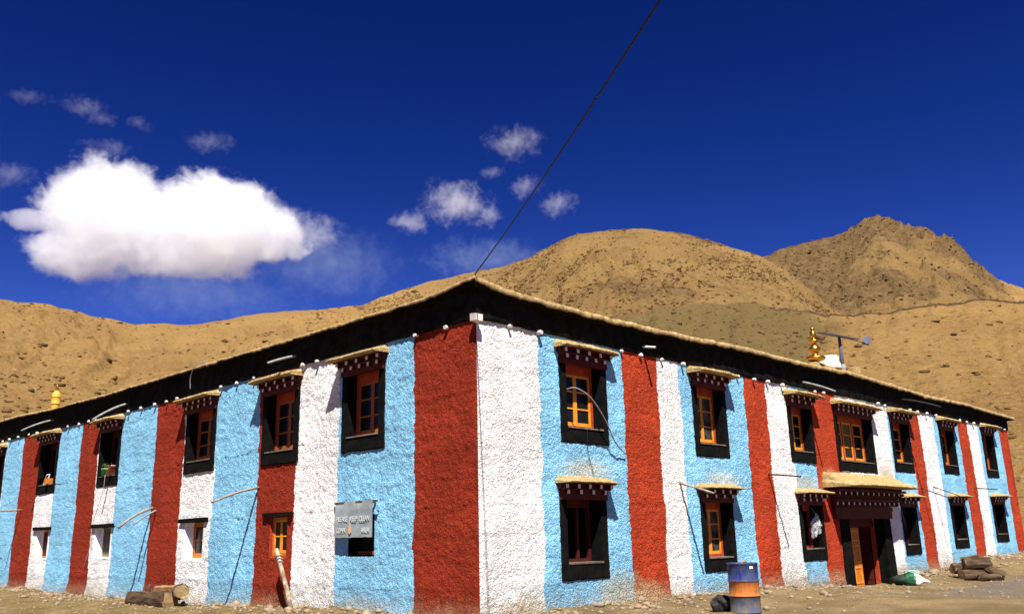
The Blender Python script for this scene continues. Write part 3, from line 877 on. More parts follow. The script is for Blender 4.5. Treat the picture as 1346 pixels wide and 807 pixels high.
def canopy(parent, w, h, seed, scale=1.0, out=1.0, mud_out=0.42, thick=0.11, rise=0.21):
    """two rows of white tipped joists under a mud cover; origin at window centre, h = top of the surround"""
    mb = MB()
    hw = w / 2
    z = h - 0.04
    mb.box((-hw + 0.01, -0.075, z - 0.05), (hw - 0.01, 0.0, z + 0.055), 0)
    rows = ((z + 0.055, 0.145 * out, hw - 0.02), (z + 0.165, 0.225 * out, hw + 0.06))
    for ri, (zz, vo, hx) in enumerate(rows):
        n = max(4, int(round(2 * hx / 0.33)) + (0 if ri else 0))
        mb.box((-hx, -vo * 0.55, zz), (hx, 0.0, zz + 0.085), 0)
        for i in range(n):
            x = -hx + 0.09 + (2 * hx - 0.18) * (i + (0.0 if ri else 0.12)) / (n - 1 + 0.24 * (1 - ri))
            d = random.uniform(-0.006, 0.006)
            mb.box((x - 0.034, -vo + 0.012, zz + 0.004), (x + 0.034, 0.0, zz + 0.080), 0)
            mb.box((x - 0.035 + d, -vo, zz + 0.003), (x + 0.035 + d, -vo + 0.012, zz + 0.081), 1, 0.003)
        mb.box((-hx - 0.03, -vo - 0.03, zz + 0.085), (hx + 0.03, 0.0, zz + 0.110), 0, 0.003)
    mb.build("canopy", [M["maroon"], M["tip"]], parent)
    m2 = MB()
    zz = z + 0.277
    ragged_slab(m2, -hw - 0.13 + random.uniform(-0.04, 0.03), hw + 0.13 + random.uniform(-0.03, 0.05), -mud_out * out, 0.03, zz, zz + rise, thick, 0, seed, random.uniform(0.0, 0.03))
    return m2.build("canopy_roof", M["mud"], parent)


def ring(mbx, ow, oh, ix0, ix1, iz0, iz1, front=-0.036, back=0.012, jit=0.012, bot=0.0):
    """black painted band round an opening with an uneven outer outline; local x centred, z from 0"""
    def side(a, b, c_, d_, n):
        return [((a[0] + (b[0] - a[0]) * i / n, a[1] + (b[1] - a[1]) * i / n), (c_[0] + (d_[0] - c_[0]) * i / n, c_[1] + (d_[1] - c_[1]) * i / n)) for i in range(n)]
    O = [(-ow / 2, bot), (ow / 2, bot), (ow / 2, oh), (-ow / 2, oh)]
    I = [(ix0, iz0), (ix1, iz0), (ix1, iz1), (ix0, iz1)]
    pts = []
    for k in range(4):
        k2 = (k + 1) % 4
        L_ = math.dist(O[k], O[k2])
        pts += side(O[k], O[k2], I[k], I[k2], max(4, int(L_ / 0.075)))
    n = len(pts)
    V = []
    for (o_, i_) in pts:
        jx, jz = random.uniform(-jit, jit), random.uniform(-jit, jit)
        V += [(o_[0] + jx, back, o_[1] + jz), (o_[0] + jx, front + 0.012, o_[1] + jz), ((o_[0] * 0.93 + i_[0] * 0.07) + jx * 0.5, front, o_[1] * 0.93 + i_[1] * 0.07 + jz * 0.5), (i_[0], front + 0.004, i_[1])]
    Fq = []
    for i in range(n):
        j = (i + 1) % n
        for c_ in range(3):
            Fq.append((i * 4 + c_, j * 4 + c_, j * 4 + c_ + 1, i * 4 + c_ + 1))
    mbx.add(V, Fq, 0)
    return front + 0.004


def leaf(mbx, x0, x1, z0, z1, y, panes, st=0.055, mi=0):
    mbx.box((x0, y, z0), (x0 + st, y + 0.045, z1), mi); mbx.box((x1 - st, y, z0), (x1, y + 0.045, z1), mi)
    mbx.box((x0 + st, y + 0.002, z0), (x1 - st, y + 0.043, z0 + st * 1.3), mi); mbx.box((x0 + st, y + 0.002, z1 - st), (x1 - st, y + 0.043, z1), mi)
    for i in range(1, panes):
        zz = z0 + (z1 - z0) * i / panes
        mbx.box((x0 + st, y + 0.004, zz - 0.016), (x1 - st, y + 0.04, zz + 0.016), mi)


def make_window(wall, u0, u1, z0, z1, st, seed):
    w = u1 - u0; h = z1 - z0
    ox0, ox1, oz0, oz1 = -w / 2 + SW, w / 2 - SW, SB, h - 0.02
    mb = MB()
    fy = ring(mb, w, h + 0.02, ox0, ox1, oz0, oz1)
    deep = 0.28 if st not in ("bare", "open", "bag") else 0.34
    back = deep + (0.06 if st not in ("bare", "open", "bag") else 0.9)
    P = [(ox0, oz0), (ox1, oz0), (ox1, oz1), (ox0, oz1)]
    V = [(x, fy, z) for x, z in P] + [(x, back, z) for x, z in P]
    mb.add(V, [(0, 4, 5, 1), (1, 5, 6, 2), (2, 6, 7, 3), (3, 7, 4, 0)], 0)
    mb.add([(ox0, back, oz0), (ox1, back, oz0), (ox1, back, oz1), (ox0, back, oz1)], [(0, 1, 2, 3)], 1)
    win = mb.build("window", [M["black"], M["dark"]], fix=False)
    place(win, wall, ((u0 + u1) / 2) * (1 if wall == "R" else -1), z0)
    m = MB(); m.box((ox0 + 0.004, -0.05, oz0 + 0.002), (ox1 - 0.004, deep + 0.02, oz0 + 0.035), 0, 0.004)
    m.build("sill", M["sill"], win)
    # fixed outer frame
    fz0 = oz0 + 0.037; y = deep - 0.05
    m = MB(); ft = 0.07
    m.box((ox0, y, fz0), (ox0 + ft, y + 0.08, oz1)); m.box((ox1 - ft, y, fz0), (ox1, y + 0.08, oz1))
    m.box((ox0 + ft, y + 0.002, fz0), (ox1 - ft, y + 0.078, fz0 + 0.06)); m.box((ox0 + ft, y + 0.002, oz1 - 0.22), (ox1 - ft, y + 0.078, oz1))
    a, b = ox0 + ft + 0.003, ox1 - ft - 0.003
    sz0, sz1 = fz0 + 0.064, oz1 - 0.224
    if st == "double":
        for k in (1, 2):
            xx = a + (b - a) * k / 3
            m.box((xx - 0.045, y - 0.004, fz0 + 0.06), (xx + 0.045, y + 0.08, oz1 - 0.22))
    if st == "bare":
        m.box((a + (b - a) * 0.62, y + 0.004, sz0), (a + (b - a) * 0.62 + 0.06, y + 0.07, sz1))
    m.build("frame", M["redwood"] if st not in ("bare", "open") else M["maroon"], win)
    spans = []
    if st in ("pair", "leaf", "narrow"):
        mid = (a + b) / 2
        spans = [(a, mid - 0.002), (mid + 0.002, b)]
    elif st == "double":
        for k in range(3):
            s0 = a + (b - a) * k / 3 + (0.048 if k else 0); s1 = a + (b - a) * (k + 1) / 3 - (0.048 if k < 2 else 0)
            spans += [(s0, s1)]
    elif st == "bag":
        spans = [(a, a + (b - a) * 0.5)]
    for (p0, p1) in spans:
        m = MB(); leaf(m, p0, p1, sz0, sz1, y + 0.012, 3)
        m.build("sash", M["shadeorange"] if wall == "L" else (M["yellow"] if st != "narrow" else M["orange"]), win)
    if spans:
        m = MB()
        for (p0, p1) in spans:
            m.box((p0 + 0.03, y + 0.034, sz0 + 0.03), (p1 - 0.03, y + 0.038, sz1 - 0.03))
        m.build("pane", M["dustglass"] if (int(u0 * 7) % 3 == 0 and wall == "R") else M["glass"], win)
    canopy(win, w, h, seed, mud_out=0.30 if (wall == "R" and 2 < u0 < 3 and z0 > 2) else random.uniform(0.38, 0.44), thick=random.uniform(0.07, 0.10) if z0 > 2 else 0.04, rise=0.20 if z0 > 2 else 0.16)
    return win


wins = {}
for i, a in enumerate(WIN):
    wins[i] = make_window(*a, seed=300 + i * 13)

# small plaster windows
for i, (u0, u1, z0, z1, colr, st) in enumerate(SMALL):
    w = u1 - u0
    mb = MB()
    d = 0.30 if st != "pair" else 0.17
    iw0, iw1, iz0, iz1 = -w / 2 + w * 0.20, w / 2 - w * 0.05, 0.05, z1 - z0 - 0.02
    if st == "pair": iw0, iw1 = -w / 2 + 0.06, w / 2 - 0.03
    O = [(-w / 2, 0.0), (w / 2, 0.0), (w / 2, z1 - z0), (-w / 2, z1 - z0)]
    I = [(iw0, iz0), (iw1, iz0), (iw1, iz1), (iw0, iz1)]
    V = [(x, -0.002, z) for x, z in O] + [(x, d, z) for x, z in I]
    mb.add(V, [(0, 4, 5, 1), (1, 5, 6, 2), (2, 6, 7, 3), (3, 7, 4, 0)], 0)
    mb.add([(x, d + 0.001, z) for x, z in I], [(0, 1, 2, 3)], 1 if st != "blind" else 0)
    win = mb.build("window", [M["plaster_" + colr], M["dark"]], fix=False)
    place(win, "L", -(u0 + u1) / 2, z0)
    m = MB(); m.box((-w / 2 - 0.26, -0.075, z1 - z0 - 0.015), (w / 2 + 0.24, 0.28, z1 - z0 + 0.10), 0, 0.012)
    m.build("lintel", M["twig"], win)
    if st != "blind":
        m = MB()
        y = d - 0.10
        def ox(s_):  # opening edges at the sash depth
            return -w / 2 + (iw0 + w / 2) * s_, w / 2 + (iw1 - w / 2) * s_
        e0, e1 = ox((y + 0.002) / (d + 0.002))
        m.box((e0, y, iz0 * 0.7), (e0 + 0.05, y + 0.07, iz1)); m.box((e1 - 0.05, y, iz0 * 0.7), (e1, y + 0.07, iz1))
        m.box((e0 + 0.05, y + 0.002, iz0 * 0.7), (e1 - 0.05, y + 0.068, iz0 + 0.06)); m.box((e0 + 0.05, y + 0.002, iz1 - 0.06), (e1 - 0.05, y + 0.068, iz1))
        m.build("frame", M["orange"] if st != "board" else M["spout"], win)
        m = MB()
        if st in ("wood", "board"):
            m.box((e0 + 0.05, y + 0.02, iz0 + 0.06), (e1 - 0.05, y + 0.04, iz1 - 0.06)); m.build("shutter", M["maroon"] if st == "wood" else M["sill"], win)
        else:
            a, b = e0 + 0.052, e1 - 0.052
            sp = [(a, (a + b) / 2 - 0.002), ((a + b) / 2 + 0.002, b)] if st == "pair" else [(a, b)]
            for (p0, p1) in sp:
                m = MB(); leaf(m, p0, p1, iz0 + 0.062, iz1 - 0.062, y + 0.01, 2, 0.045); m.build("sash", M["orange"] if st == "leaf" else M["yellow"], win)
            m = MB()
            for (p0, p1) in sp:
                m.box((p0 + 0.02, y + 0.03, iz0 + 0.08), (p1 - 0.02, y + 0.034, iz1 - 0.08))
            m.build("pane", M["glass"], win)
# niche behind the notice
u0, u1, z0, z1 = NICHE
w = u1 - u0
mb = MB()
V = [(x, -0.002, z) for x, z in ((-w / 2, 0), (w / 2, 0), (w / 2, z1 - z0), (-w / 2, z1 - z0))] + [(x, 0.3, z) for x, z in ((-w / 2 + .1, 0.04), (w / 2 - .03, 0.04), (w / 2 - .03, z1 - z0), (-w / 2 + .1, z1 - z0))]
mb.add(V, [(0, 4, 5, 1), (1, 5, 6, 2), (2, 6, 7, 3), (3, 7, 4, 0)], 0); mb.add(V[4:], [(0, 1, 2, 3)], 1)
win = mb.build("window", [M["black"], M["dark"]], fix=False); place(win, "L", -(u0 + u1) / 2, z0)
m = MB()
m.box((w / 2 - 0.16, 0.16, 0.03), (w / 2 - 0.06, 0.22, z1 - z0)); m.box((-w / 2 + 0.12, 0.162, 0.03), (w / 2 - 0.16, 0.218, 0.10))
m.build("frame", M["redwood"], win)

# doorway with porch canopy
mb = MB()
u0, u1, z0, z1 = DOOR
cx = (u0 + u1) / 2
ox0, ox1 = u0 - cx, u1 - cx
# black battered surround: two leaning bands and a head
for (a0, a1, b0, b1) in ((14.74 - cx, u0 - cx, 14.80 - cx, u0 - cx), (u1 - cx, 18.52 - cx, u1 - cx, 18.42 - cx)):
    n = 12
    V = []
    for k in range(n + 1):
        f = k / n; z = -0.75 + f * 2.7
        xa = a0 + (b0 - a0) * f + (random.uniform(-.012, .012) if a0 < 0 else -0.004); xb = a1 + (b1 - a1) * f + (random.uniform(-.008, .008) if a0 > 0 else 0.004)
        V += [(xa, 0.02, z), (xa, -0.05, z), (xb, -0.05, z), (xb, 0.02, z)]
    Fq = [(k * 4 + c_, k * 4 + c_ + 1, k * 4 + 5 + c_, k * 4 + 4 + c_) for k in range(n) for c_ in range(3)]
    mb.add(V, Fq, 0)
DD = 0.34
V = [(x, -0.045, z) for x, z in ((ox0, z0), (ox1, z0), (ox1, z1), (ox0, z1))] + [(x, DD, z) for x, z in ((ox0 + 0.02, z0), (ox1 + 0.02, z0), (ox1 + 0.02, z1), (ox0 + 0.02, z1))]
mb.add(V, [(1, 5, 6, 2), (2, 6, 7, 3), (3, 7, 4, 0)], 0)
# dark room beyond the open leaf
V2 = [(ox0 + 0.02, DD, z0), (ox1 + 0.02, DD, z0), (ox1 + 0.02, DD, z1), (ox0 + 0.02, DD, z1)] + [(ox0 + 0.1, DD + 2.5, z0), (ox1 + 0.45, DD + 2.5, z0), (ox1 + 0.45, DD + 2.5, z1), (ox0 + 0.1, DD + 2.5, z1)]
mb.add(V2, [(0, 4, 5, 1), (1, 5, 6, 2), (2, 6, 7, 3), (3, 7, 4, 0), (4, 5, 6, 7)], 1)
door = mb.build("doorway", [M["black"], M["dark"]], fix=False)
place(door, "R", cx, 0)
fl = -0.30
m = MB(); m.box((ox0 + 0.03, -0.25, -0.75), (ox1 + 0.01, DD + 2.4, fl), 0, 0.004); m.build("threshold", simple("trodden_step", (0.22, 0.16, 0.088), (0.16, 0.115, 0.065), 5, 0.95, 0.05, 0.7, 20, 0.02), door)
m = MB()
m.box((ox0 + 0.025, DD - 0.06, fl), (ox0 + 0.16, DD + 0.06, z1)); m.box((ox1 - 0.08, DD - 0.06, fl), (ox1 + 0.015, DD + 0.06, z1))
m.box((ox0 + 0.16, DD - 0.058, z1 - 0.28), (ox1 - 0.08, DD + 0.058, z1), 1)
m.build("door_frame", [M["redwood"], M["maroon"]], door)
m = MB()
lx0, lx1 = ox0 + 0.165, ox0 + 1.40
m.box((lx0, DD - 0.02, fl + 0.03), (lx1, DD + 0.03, z1 - 0.29), 0)
for (za, zb) in ((fl + 0.12, fl + 0.62), (fl + 0.74, fl + 1.28), (fl + 1.38, z1 - 0.36)):
    for k in range(2):
        xa = lx0 + 0.08 + k * (lx1 - lx0 - 0.06) / 2
        xb = xa + (lx1 - lx0) / 2 - 0.14
        m.box((xa, DD - 0.034, za), (xb, DD - 0.018, za + 0.05), 1); m.box((xa, DD - 0.034, zb - 0.05), (xb, DD - 0.018, zb), 1)
        m.box((xa, DD - 0.034, za + 0.05), (xa + 0.05, DD - 0.018, zb - 0.05), 1); m.box((xb - 0.05, DD - 0.034, za + 0.05), (xb, DD - 0.018, zb - 0.05), 1)
m.build("door_leaf", [M["orange"], M["yellow"]], door)
m = MB()   # the other leaf stands open inwards
m.box((ox1 - 0.20, DD + 0.07, fl + 0.03), (ox1 - 0.155, DD + 0.55, z1 - 0.29)); m.box((ox1 - 0.21, DD + 0.12, fl + 0.2), (ox1 - 0.2005, DD + 0.50, fl + 0.9))
tag(m.build("door_leaf", M["maroon"], door), "dark red door leaf standing open inwards")
# porch canopy over the door
mb = MB()
PX0, PX1 = 14.25 - cx, 19.28 - cx
mb.box((PX0 + 0.15, -0.10, z1 - 0.03), (PX1 - 0.75, 0.0, 2.12), 0)
mb.box((PX0 + 0.12, -0.13, 1.98), (PX1 - 0.72, -0.10, 2.10), 0)
for (zz, vo, xa, xb, n) in ((2.13, 0.18, PX0 + 0.1, PX1 - 0.2, 13), (2.42, 0.32, PX0 + 0.02, PX1 - 0.05, 13)):
    mb.box((xa, -vo * 0.6, zz), (xb, 0.0, zz + 0.13), 0)
    for i in range(n):
        x = xa + 0.08 + (xb - xa - 0.16) * i / (n - 1)
        mb.box((x - 0.045, -vo + 0.012, zz + 0.03), (x + 0.045, 0, zz + 0.12), 0)
        mb.box((x - 0.036, -vo, zz + 0.04), (x + 0.036, -vo + 0.012, zz + 0.115), 1, 0.003)
    mb.box((xa - 0.03, -vo - 0.05, zz + 0.132), (xb + 0.03, 0, zz + 0.20), 0, 0.004)
    mb.box((xa, -vo * 0.75, zz + 0.20), (xb, 0, zz + 0.29), 0)
mb.build("canopy", [M["maroon"], M["tip"]], door)
m2 = MB(); ragged_slab(m2, PX0 - 0.28, PX1 - 0.12, -0.86, 0.03, 2.695, 3.15, 0.075, 0, 777, 0.03)
m2.build("canopy_roof", M["mud"], door)


# ---------------------------------------------------------------- spouts
def spout(wall, u, z, L_, dz, r, mat, bend=0.35, half=False, side=0.0):
    pts = []
    for k in range(7):
        f = k / 6
        pts.append((side * f, 0.05 - (L_ + 0.05) * f, dz * (f * (1 - bend) + f * f * bend)))
    mb = MB(); mb.tube(pts, [r * (1.0 - 0.10 * k / 6) for k in range(7)], 8, 0, 1, flat=0.7, lump=0.06)
    o = mb.build("drain_spout", [mat, M["dark"]])
    place(o, wall, u * (1 if wall == "R" else -1), z)
    return o


for a in [("L", 7.88, 2.79, 1.20, -0.38, 0.040, "spout", 0.5), ("L", 13.87, 2.52, 0.92, -0.56, 0.052, "spout", 0.6), ("L", 25.48, 2.87, 0.86, -0.06, 0.045, "spout", 0.2),
          ("L", 13.6, 2.45, 0.62, -0.42, 0.035, "spoutgrey", 0.4),
          ("L", 6.35, 5.85, 0.81, -0.30, 0.045, "spoutgrey", 0.3), ("L", 16.18, 5.87, 1.09, -0.64, 0.05, "spoutgrey", 0.45), ("L", 22.82, 6.05, 1.11, -0.5, 0.045, "spoutgrey", 0.45),
          ("R", 6.54, 2.62, 0.91, -0.30, 0.038, "spout", 0.1), ("R", 10.78, 2.95, 0.93, -0.12, 0.032, "brownwood", 0.0), ("R", 21.66, 2.81, 0.94, -0.42, 0.026, "brownwood", 0.1),
          ("R", 22.79, 2.89, 0.89, -0.40, 0.024, "brownwood", 0.1), ("R", 27.27, 2.92, 0.86, -0.10, 0.032, "brownwood", 0.0),
          ("R", 5.32, 5.74, 0.42, -0.10, 0.042, "tip", 0.0), ("R", 13.27, 5.75, 1.03, -0.44, 0.042, "spoutgrey", 0.3), ("R", 20.59, 5.90, 1.42, -0.46, 0.042, "rubber", 0.45)]:
    spout(a[0], a[1], a[2], a[3], a[4], a[5], M[a[6]], a[7])

# ------------------------------------------------------------------ things on and by the building


def thing(name, label, cat, loc=(0, 0, 0), rz=0.0, group=None):
    o = empty(name, loc, rz)
    return tag(o, label, cat, group)


def wp(wall, u, v, z):
    return Vector((u, -v, z)) if wall == "R" else Vector((-v, u, z))


# notice board
sg = thing("notice_board", "grey weathered metal notice asking to keep the area clean, hung over a dark niche", "sign", (-0.14, 3.69, 1.53), -math.pi / 2)
t = NT("weathered_sign_paint", 0.6, 0.3)
c = t.mix(t.ss(t.noise(3.0, 6, 0.7), 0.35, 0.65), (0.20, 0.245, 0.265), (0.30, 0.345, 0.355))
sz_ = t.sep()
worn = t.math("MULTIPLY", t.ss(t.noise(14.0, 5, 0.75, t.mapping((1, 1, 2.2))), 0.48, 0.62), t.math("MULTIPLY", t.ss(sz_[2], 0.54, 0.58), t.math("SUBTRACT", 1.0, t.ss(sz_[2], 0.66, 0.70))))
c = t.mix(t.math("MULTIPLY", worn, 0.55), c, (0.42, 0.43, 0.40))
rust = t.math("MULTIPLY", t.ss(t.noise(6.0, 5, 0.7), 0.5, 0.7), t.math("SUBTRACT", 1.0, t.ss(sz_[2], 0.0, 0.16)))
c = t.mix(rust, c, (0.20, 0.13, 0.06))
t.color(c)
t.bump(t.noise(3.0, 3), 0.15, 0.03)
mb = MB()
nx_, nz_ = 14, 8
V = []
for i in range(nx_ + 1):
    for k in range(nz_ + 1):
        x = -0.665 + 1.33 * i / nx_; z = 0.76 * k / nz_
        y = 0.012 * math.sin(3 * x + 1) * math.sin(5 * z) - 0.01
        if k == nz_: z -= 0.02 * abs(math.sin(7 * x)); y += 0.03 * (math.sin(9 * x) > 0.2)
        if k == 0: z += 0.012 * abs(math.sin(9 * x + 1))
        V.append((x, y, z))
n_ = len(V)
V += [(x, y + 0.006, z) for x, y, z in V]
Fq = []
st_ = nz_ + 1
for i in range(nx_):
    for k in range(nz_):
        a = i * st_ + k
        Fq.append((a, a + st_, a + st_ + 1, a + 1)); Fq.append((n_ + a, n_ + a + 1, n_ + a + st_ + 1, n_ + a + st_))
mb.add(V, Fq, 0, True)
mb.build("board", t.mat, sg, fix=False)
mb = MB()
mb.box((-0.70, 0.0, 0.70), (0.80, 0.03, 0.745), 0, 0.004); mb.box((-0.55, 0.012, 0.68), (-0.50, 0.15, 0.72)); mb.box((0.55, 0.012, 0.68), (0.60, 0.15, 0.72))
mb.box((-0.72, 0.0, 0.52), (-0.64, 0.14, 0.66), 0, 0.01)
mb.build("bracket", M["brownwood"], sg)
M["letters"] = simple("faded_white_letters", (0.62, 0.64, 0.62), (0.42, 0.45, 0.44), 30, 0.8, 0.1, 0)


def lettering(txt, x, z, size, parent, sx=1.0):
    cu = bpy.data.curves.new("lettering", "FONT"); cu.body = txt; cu.size = size; cu.align_x = "LEFT"; cu.extrude = 0.0015; cu.offset = 0.002
    tmp = bpy.data.objects.new("lettering_tmp", cu); COL.objects.link(tmp)
    dg = bpy.context.evaluated_depsgraph_get(); dg.update()
    me = bpy.data.meshes.new_from_object(tmp.evaluated_get(dg))
    bpy.data.objects.remove(tmp)
    me.materials.clear(); me.materials.append(M["letters"])
    xs = [v.co.x for v in me.vertices]
    wd = max(xs) - min(xs)
    for v in me.vertices:
        v.co.x = (v.co.x - min(xs)) * sx / wd
    o = bpy.data.objects.new("lettering", me); link(o, parent)
    o.location = (x, -0.021, z); o.rotation_euler = (math.pi / 2, 0, 0)
    return o


lettering("PLEASE", -0.585, 0.335, 0.15, sg, 0.40)
lettering("KEEP", -0.10, 0.335, 0.15, sg, 0.26)
lettering("CLEAN", 0.22, 0.335, 0.15, sg, 0.36)
lettering("GOMPA", -0.585, 0.10, 0.15, sg, 0.34)
lettering("AREA", 0.30, 0.10, 0.15, sg, 0.28)
mb = MB()
fl_ = [(-0.05, 0.10), (0.0, 0.07), (0.04, 0.12), (0.035, 0.20), (0.012, 0.26), (0.0, 0.32), (-0.03, 0.25), (-0.055, 0.18)]
mb.add([(x - 0.08, -0.030, z) for x, z in fl_] + [(x - 0.08, -0.026, z) for x, z in fl_], [tuple(range(8)), tuple(range(8, 16))[::-1]] + [(i, (i + 1) % 8, 8 + (i + 1) % 8, 8 + i) for i in range(8)], 0)
mb.build("emblem", simple("faded_orange_paint", (0.62, 0.36, 0.16), None, bump=0), sg)

# oil drum
bl = (4.27, -2.80)
gz = float(ground_z(*bl))
dr = thing("oil_drum", "dented blue steel drum with an orange middle band standing before the right facade", "barrel", (bl[0], bl[1], gz), 0.5)
t = NT("drum_paint", 0.62, 0.25)
s = t.sep()
blue_ = t.mix(t.ss(t.noise(4.0, 5, 0.7), 0.35, 0.65), (0.010, 0.018, 0.14), (0.035, 0.060, 0.13))
low_ = t.mix(t.ss(t.noise(5.0, 5, 0.7), 0.35, 0.6), (0.045, 0.065, 0.13), (0.13, 0.115, 0.085))
org_ = t.mix(t.ss(t.noise(5.0, 5, 0.7), 0.45, 0.7), (0.46, 0.135, 0.016), (0.22, 0.12, 0.07))
c = t.mix(t.ss(s[2], 0.578, 0.582), t.mix(t.ss(s[2], 0.308, 0.312), low_, org_), blue_)
c = t.mix(t.math("MULTIPLY", t.ss(t.noise(9.0, 6, 0.8), 0.54, 0.66), 0.85), c, (0.12, 0.055, 0.028))
c = t.mix(t.math("MULTIPLY", t.ss(t.noise(6.0, 5, 0.75, t.mapping((3.0, 3.0, 0.35))), 0.5, 0.68), 0.55), c, (0.10, 0.075, 0.055))
t.color(c)
t.bump(t.noise(3.0, 3), 0.25, 0.05)
mb = MB()
prof = [(0.27, 0.0), (0.292, 0.003), (0.292, 0.02), (0.283, 0.03), (0.283, 0.29), (0.288, 0.297), (0.297, 0.306), (0.297, 0.314), (0.288, 0.323), (0.283, 0.33),
        (0.283, 0.56), (0.288, 0.567), (0.297, 0.576), (0.297, 0.584), (0.288, 0.593), (0.283, 0.60), (0.283, 0.875), (0.292, 0.885), (0.292, 0.905), (0.278, 0.905), (0.275, 0.888)]
mb.lathe(prof, 40, 0)
o = mb.build("drum_body", t.mat, dr)
for v in o.data.vertices:      # dents
    a = math.atan2(v.co.y, v.co.x)
    for (a0, z0_, wz, dp) in ((-2.2, 0.72, 0.10, 0.02), (-1.2, 0.45, 0.08, 0.016), (-2.8, 0.16, 0.1, 0.02), (-0.6, 0.7, 0.12, 0.015)):
        f = math.exp(-((a - a0) / 0.35) ** 2 - ((v.co.z - z0_) / wz) ** 2) * dp
        v.co.x -= math.cos(a) * f; v.co.y -= math.sin(a) * f
mb = MB()
for k in range(5):
    an = -2.15 - 0.5 + k * 0.055; an2 = an + 0.055
    r_l = 0.2862
    mb.add([(r_l * math.cos(an), r_l * math.sin(an), 0.80), (r_l * math.cos(an2), r_l * math.sin(an2), 0.80), (r_l * math.cos(an2), r_l * math.sin(an2), 0.85), (r_l * math.cos(an), r_l * math.sin(an), 0.85)], [(0, 1, 2, 3)])
mb.build("paper_label", M["tip"], dr)


def rock(name, loc, size, mat, seed, sub=3, amp=0.35, parent=None):
    bm = bmesh.new(); bmesh.ops.create_icosphere(bm, subdivisions=sub, radius=1.0)
    rs = np.random.default_rng(seed)
    off = rs.uniform(0, 50, 2)
    for v in bm.verts:
        p_ = np.array(v.co)
        f = 1 + amp * float(fbm(p_[0] * 1.3 + off[0] + p_[2] * 0.7, p_[1] * 1.3 + off[1] - p_[2] * 0.9, seed, 4))
        f *= 1 - 0.12 * max(0, abs(p_[seed % 3]) - 0.6)
        v.co = Vector((p_[0] * f * size[0], p_[1] * f * size[1], p_[2] * f * size[2]))
    me = bpy.data.meshes.new(name); bm.to_mesh(me); bm.free()
    me.materials.append(mat)
    o = bpy.data.objects.new(name, me); link(o, parent); o.location = loc
    return o


tag(rock("stone", (bl[0] - 0.02, bl[1] - 0.05, gz + 0.92), (0.075, 0.05, 0.045), M["stone"], 5), "small brown stone lying on top of the blue drum", "stone")
gb = float(ground_z(4.25, -2.35))
o = rock("rubber_sack", (4.28, -2.28, gb + 0.13), (0.22, 0.18, 0.19), M["rubber"], 9, 3, 0.5)
tag(o, "slumped black rubber sheet lying behind the blue drum", "rubber sheet")


# logs
def log(name, p0, p1, r, label, cat="log", group=None, mat=None, seg=14, lump=0.16, sq=None):
    p0, p1 = Vector(p0), Vector(p1)
    L_ = (p1 - p0).length
    mb = MB()
    n = 7
    pts = [(0, 0, L_ * k / (n - 1)) for k in range(n)]
    angj = [random.uniform(-1, 1) * lump * 0.9 for _ in range(seg)]
    for k in range(n):
        for j in range(seg):
            an = 2 * math.pi * j / seg
            rr = r * (1 + lump * (0.6 * math.sin(2 * an + seg) * 0.5 + random.uniform(-.25, .25)) + angj[j]) * (1 + 0.06 * math.sin(k * 1.7))
            x, y = rr * math.cos(an), rr * math.sin(an)
            if sq:
                m_ = max(abs(math.cos(an)), abs(math.sin(an))); x, y = x / m_ * sq[0], y / m_ * sq[1]
            mb.v.append((x, y, L_ * k / (n - 1) + (random.uniform(-.03, .03) if k in (0, n - 1) else 0)))
    for k in range(n - 1):
        for j in range(seg):
            j2 = (j + 1) % seg
            mb.f.append([k * seg + j, k * seg + j2, (k + 1) * seg + j2, (k + 1) * seg + j]); mb.m.append(0); mb.s.append(False)
    mb.f.append(list(range(seg))[::-1]); mb.m.append(1); mb.s.append(False)
    mb.f.append([(n - 1) * seg + j for j in range(seg)]); mb.m.append(1); mb.s.append(False)
    o = mb.build(name, [mat or M["bark"], M["cutwood"]])
    o.location = p0
    o.rotation_euler = (p1 - p0).to_track_quat("Z", "Y").to_euler()
    return tag(o, label, cat, group)


G1 = "firewood logs lying at the foot of the left wall"
log("log", (-0.80, 10.50, 0.07), (-0.72, 12.95, 0.02), 0.21, "thick split grey brown beam lying lowest at the foot of the left wall", "log", G1, sq=(0.95, 1.1))
log("log", (-0.66, 10.22, 0.33), (-0.30, 11.25, 0.26), 0.19, "short log showing its round pale cut end towards the viewer", "log", G1)
log("log", (-0.42, 10.95, 0.36), (-0.5, 12.05, 0.33), 0.105, "thin orange brown log resting on top of the thick split beam", "log", G1, mat=simple("orange_bark", (0.30, 0.16, 0.075), (0.18, 0.10, 0.05), 7, 0.95, 0.1, 0.6, 20, 0.02))
log("pole", (-1.0, 12.0, -0.10), (-0.9, 15.8, -0.10), 0.05, "long grey weathered pole lying on the bank beside the firewood beam", "pole", None, M["spout"], 8)
log("plank", (-1.25, 12.6, -0.13), (-1.45, 15.2, -0.14), 0.03, "thin pale plank lying on the dry grass bank in front of the grey pole", "plank", None, M["cutwood"], 8, 0.02, (1.4, 0.6))
sh = thing("broken_stump", "dark broken upright stump standing against the blue stripe by the firewood", "stump", (-0.28, 13.05, float(ground_z(-0.28, 13.05))))
mb = MB(); mb.tube([(0, 0, -0.05), (0.02, 0.01, 0.15), (-0.01, 0.02, 0.32), (0.03, -0.02, 0.48)], [0.10, 0.05, 0.085, 0.03], 8, 0, lump=0.6); mb.build("stump_wood", M["brownwood"], sh)

G2 = "logs piled at the far end of the right facade"
PC = np.array([19.75, -2.0]); gl_ = float(ground_z(*PC))


def pile(a_, b_, z_):
    a_, b_, z_ = a_ * 0.82, b_ * 0.82, z_ * 0.8
    return (PC[0] + 0.31 * a_ + 0.95 * b_, PC[1] - 0.95 * a_ + 0.31 * b_, gl_ + z_)


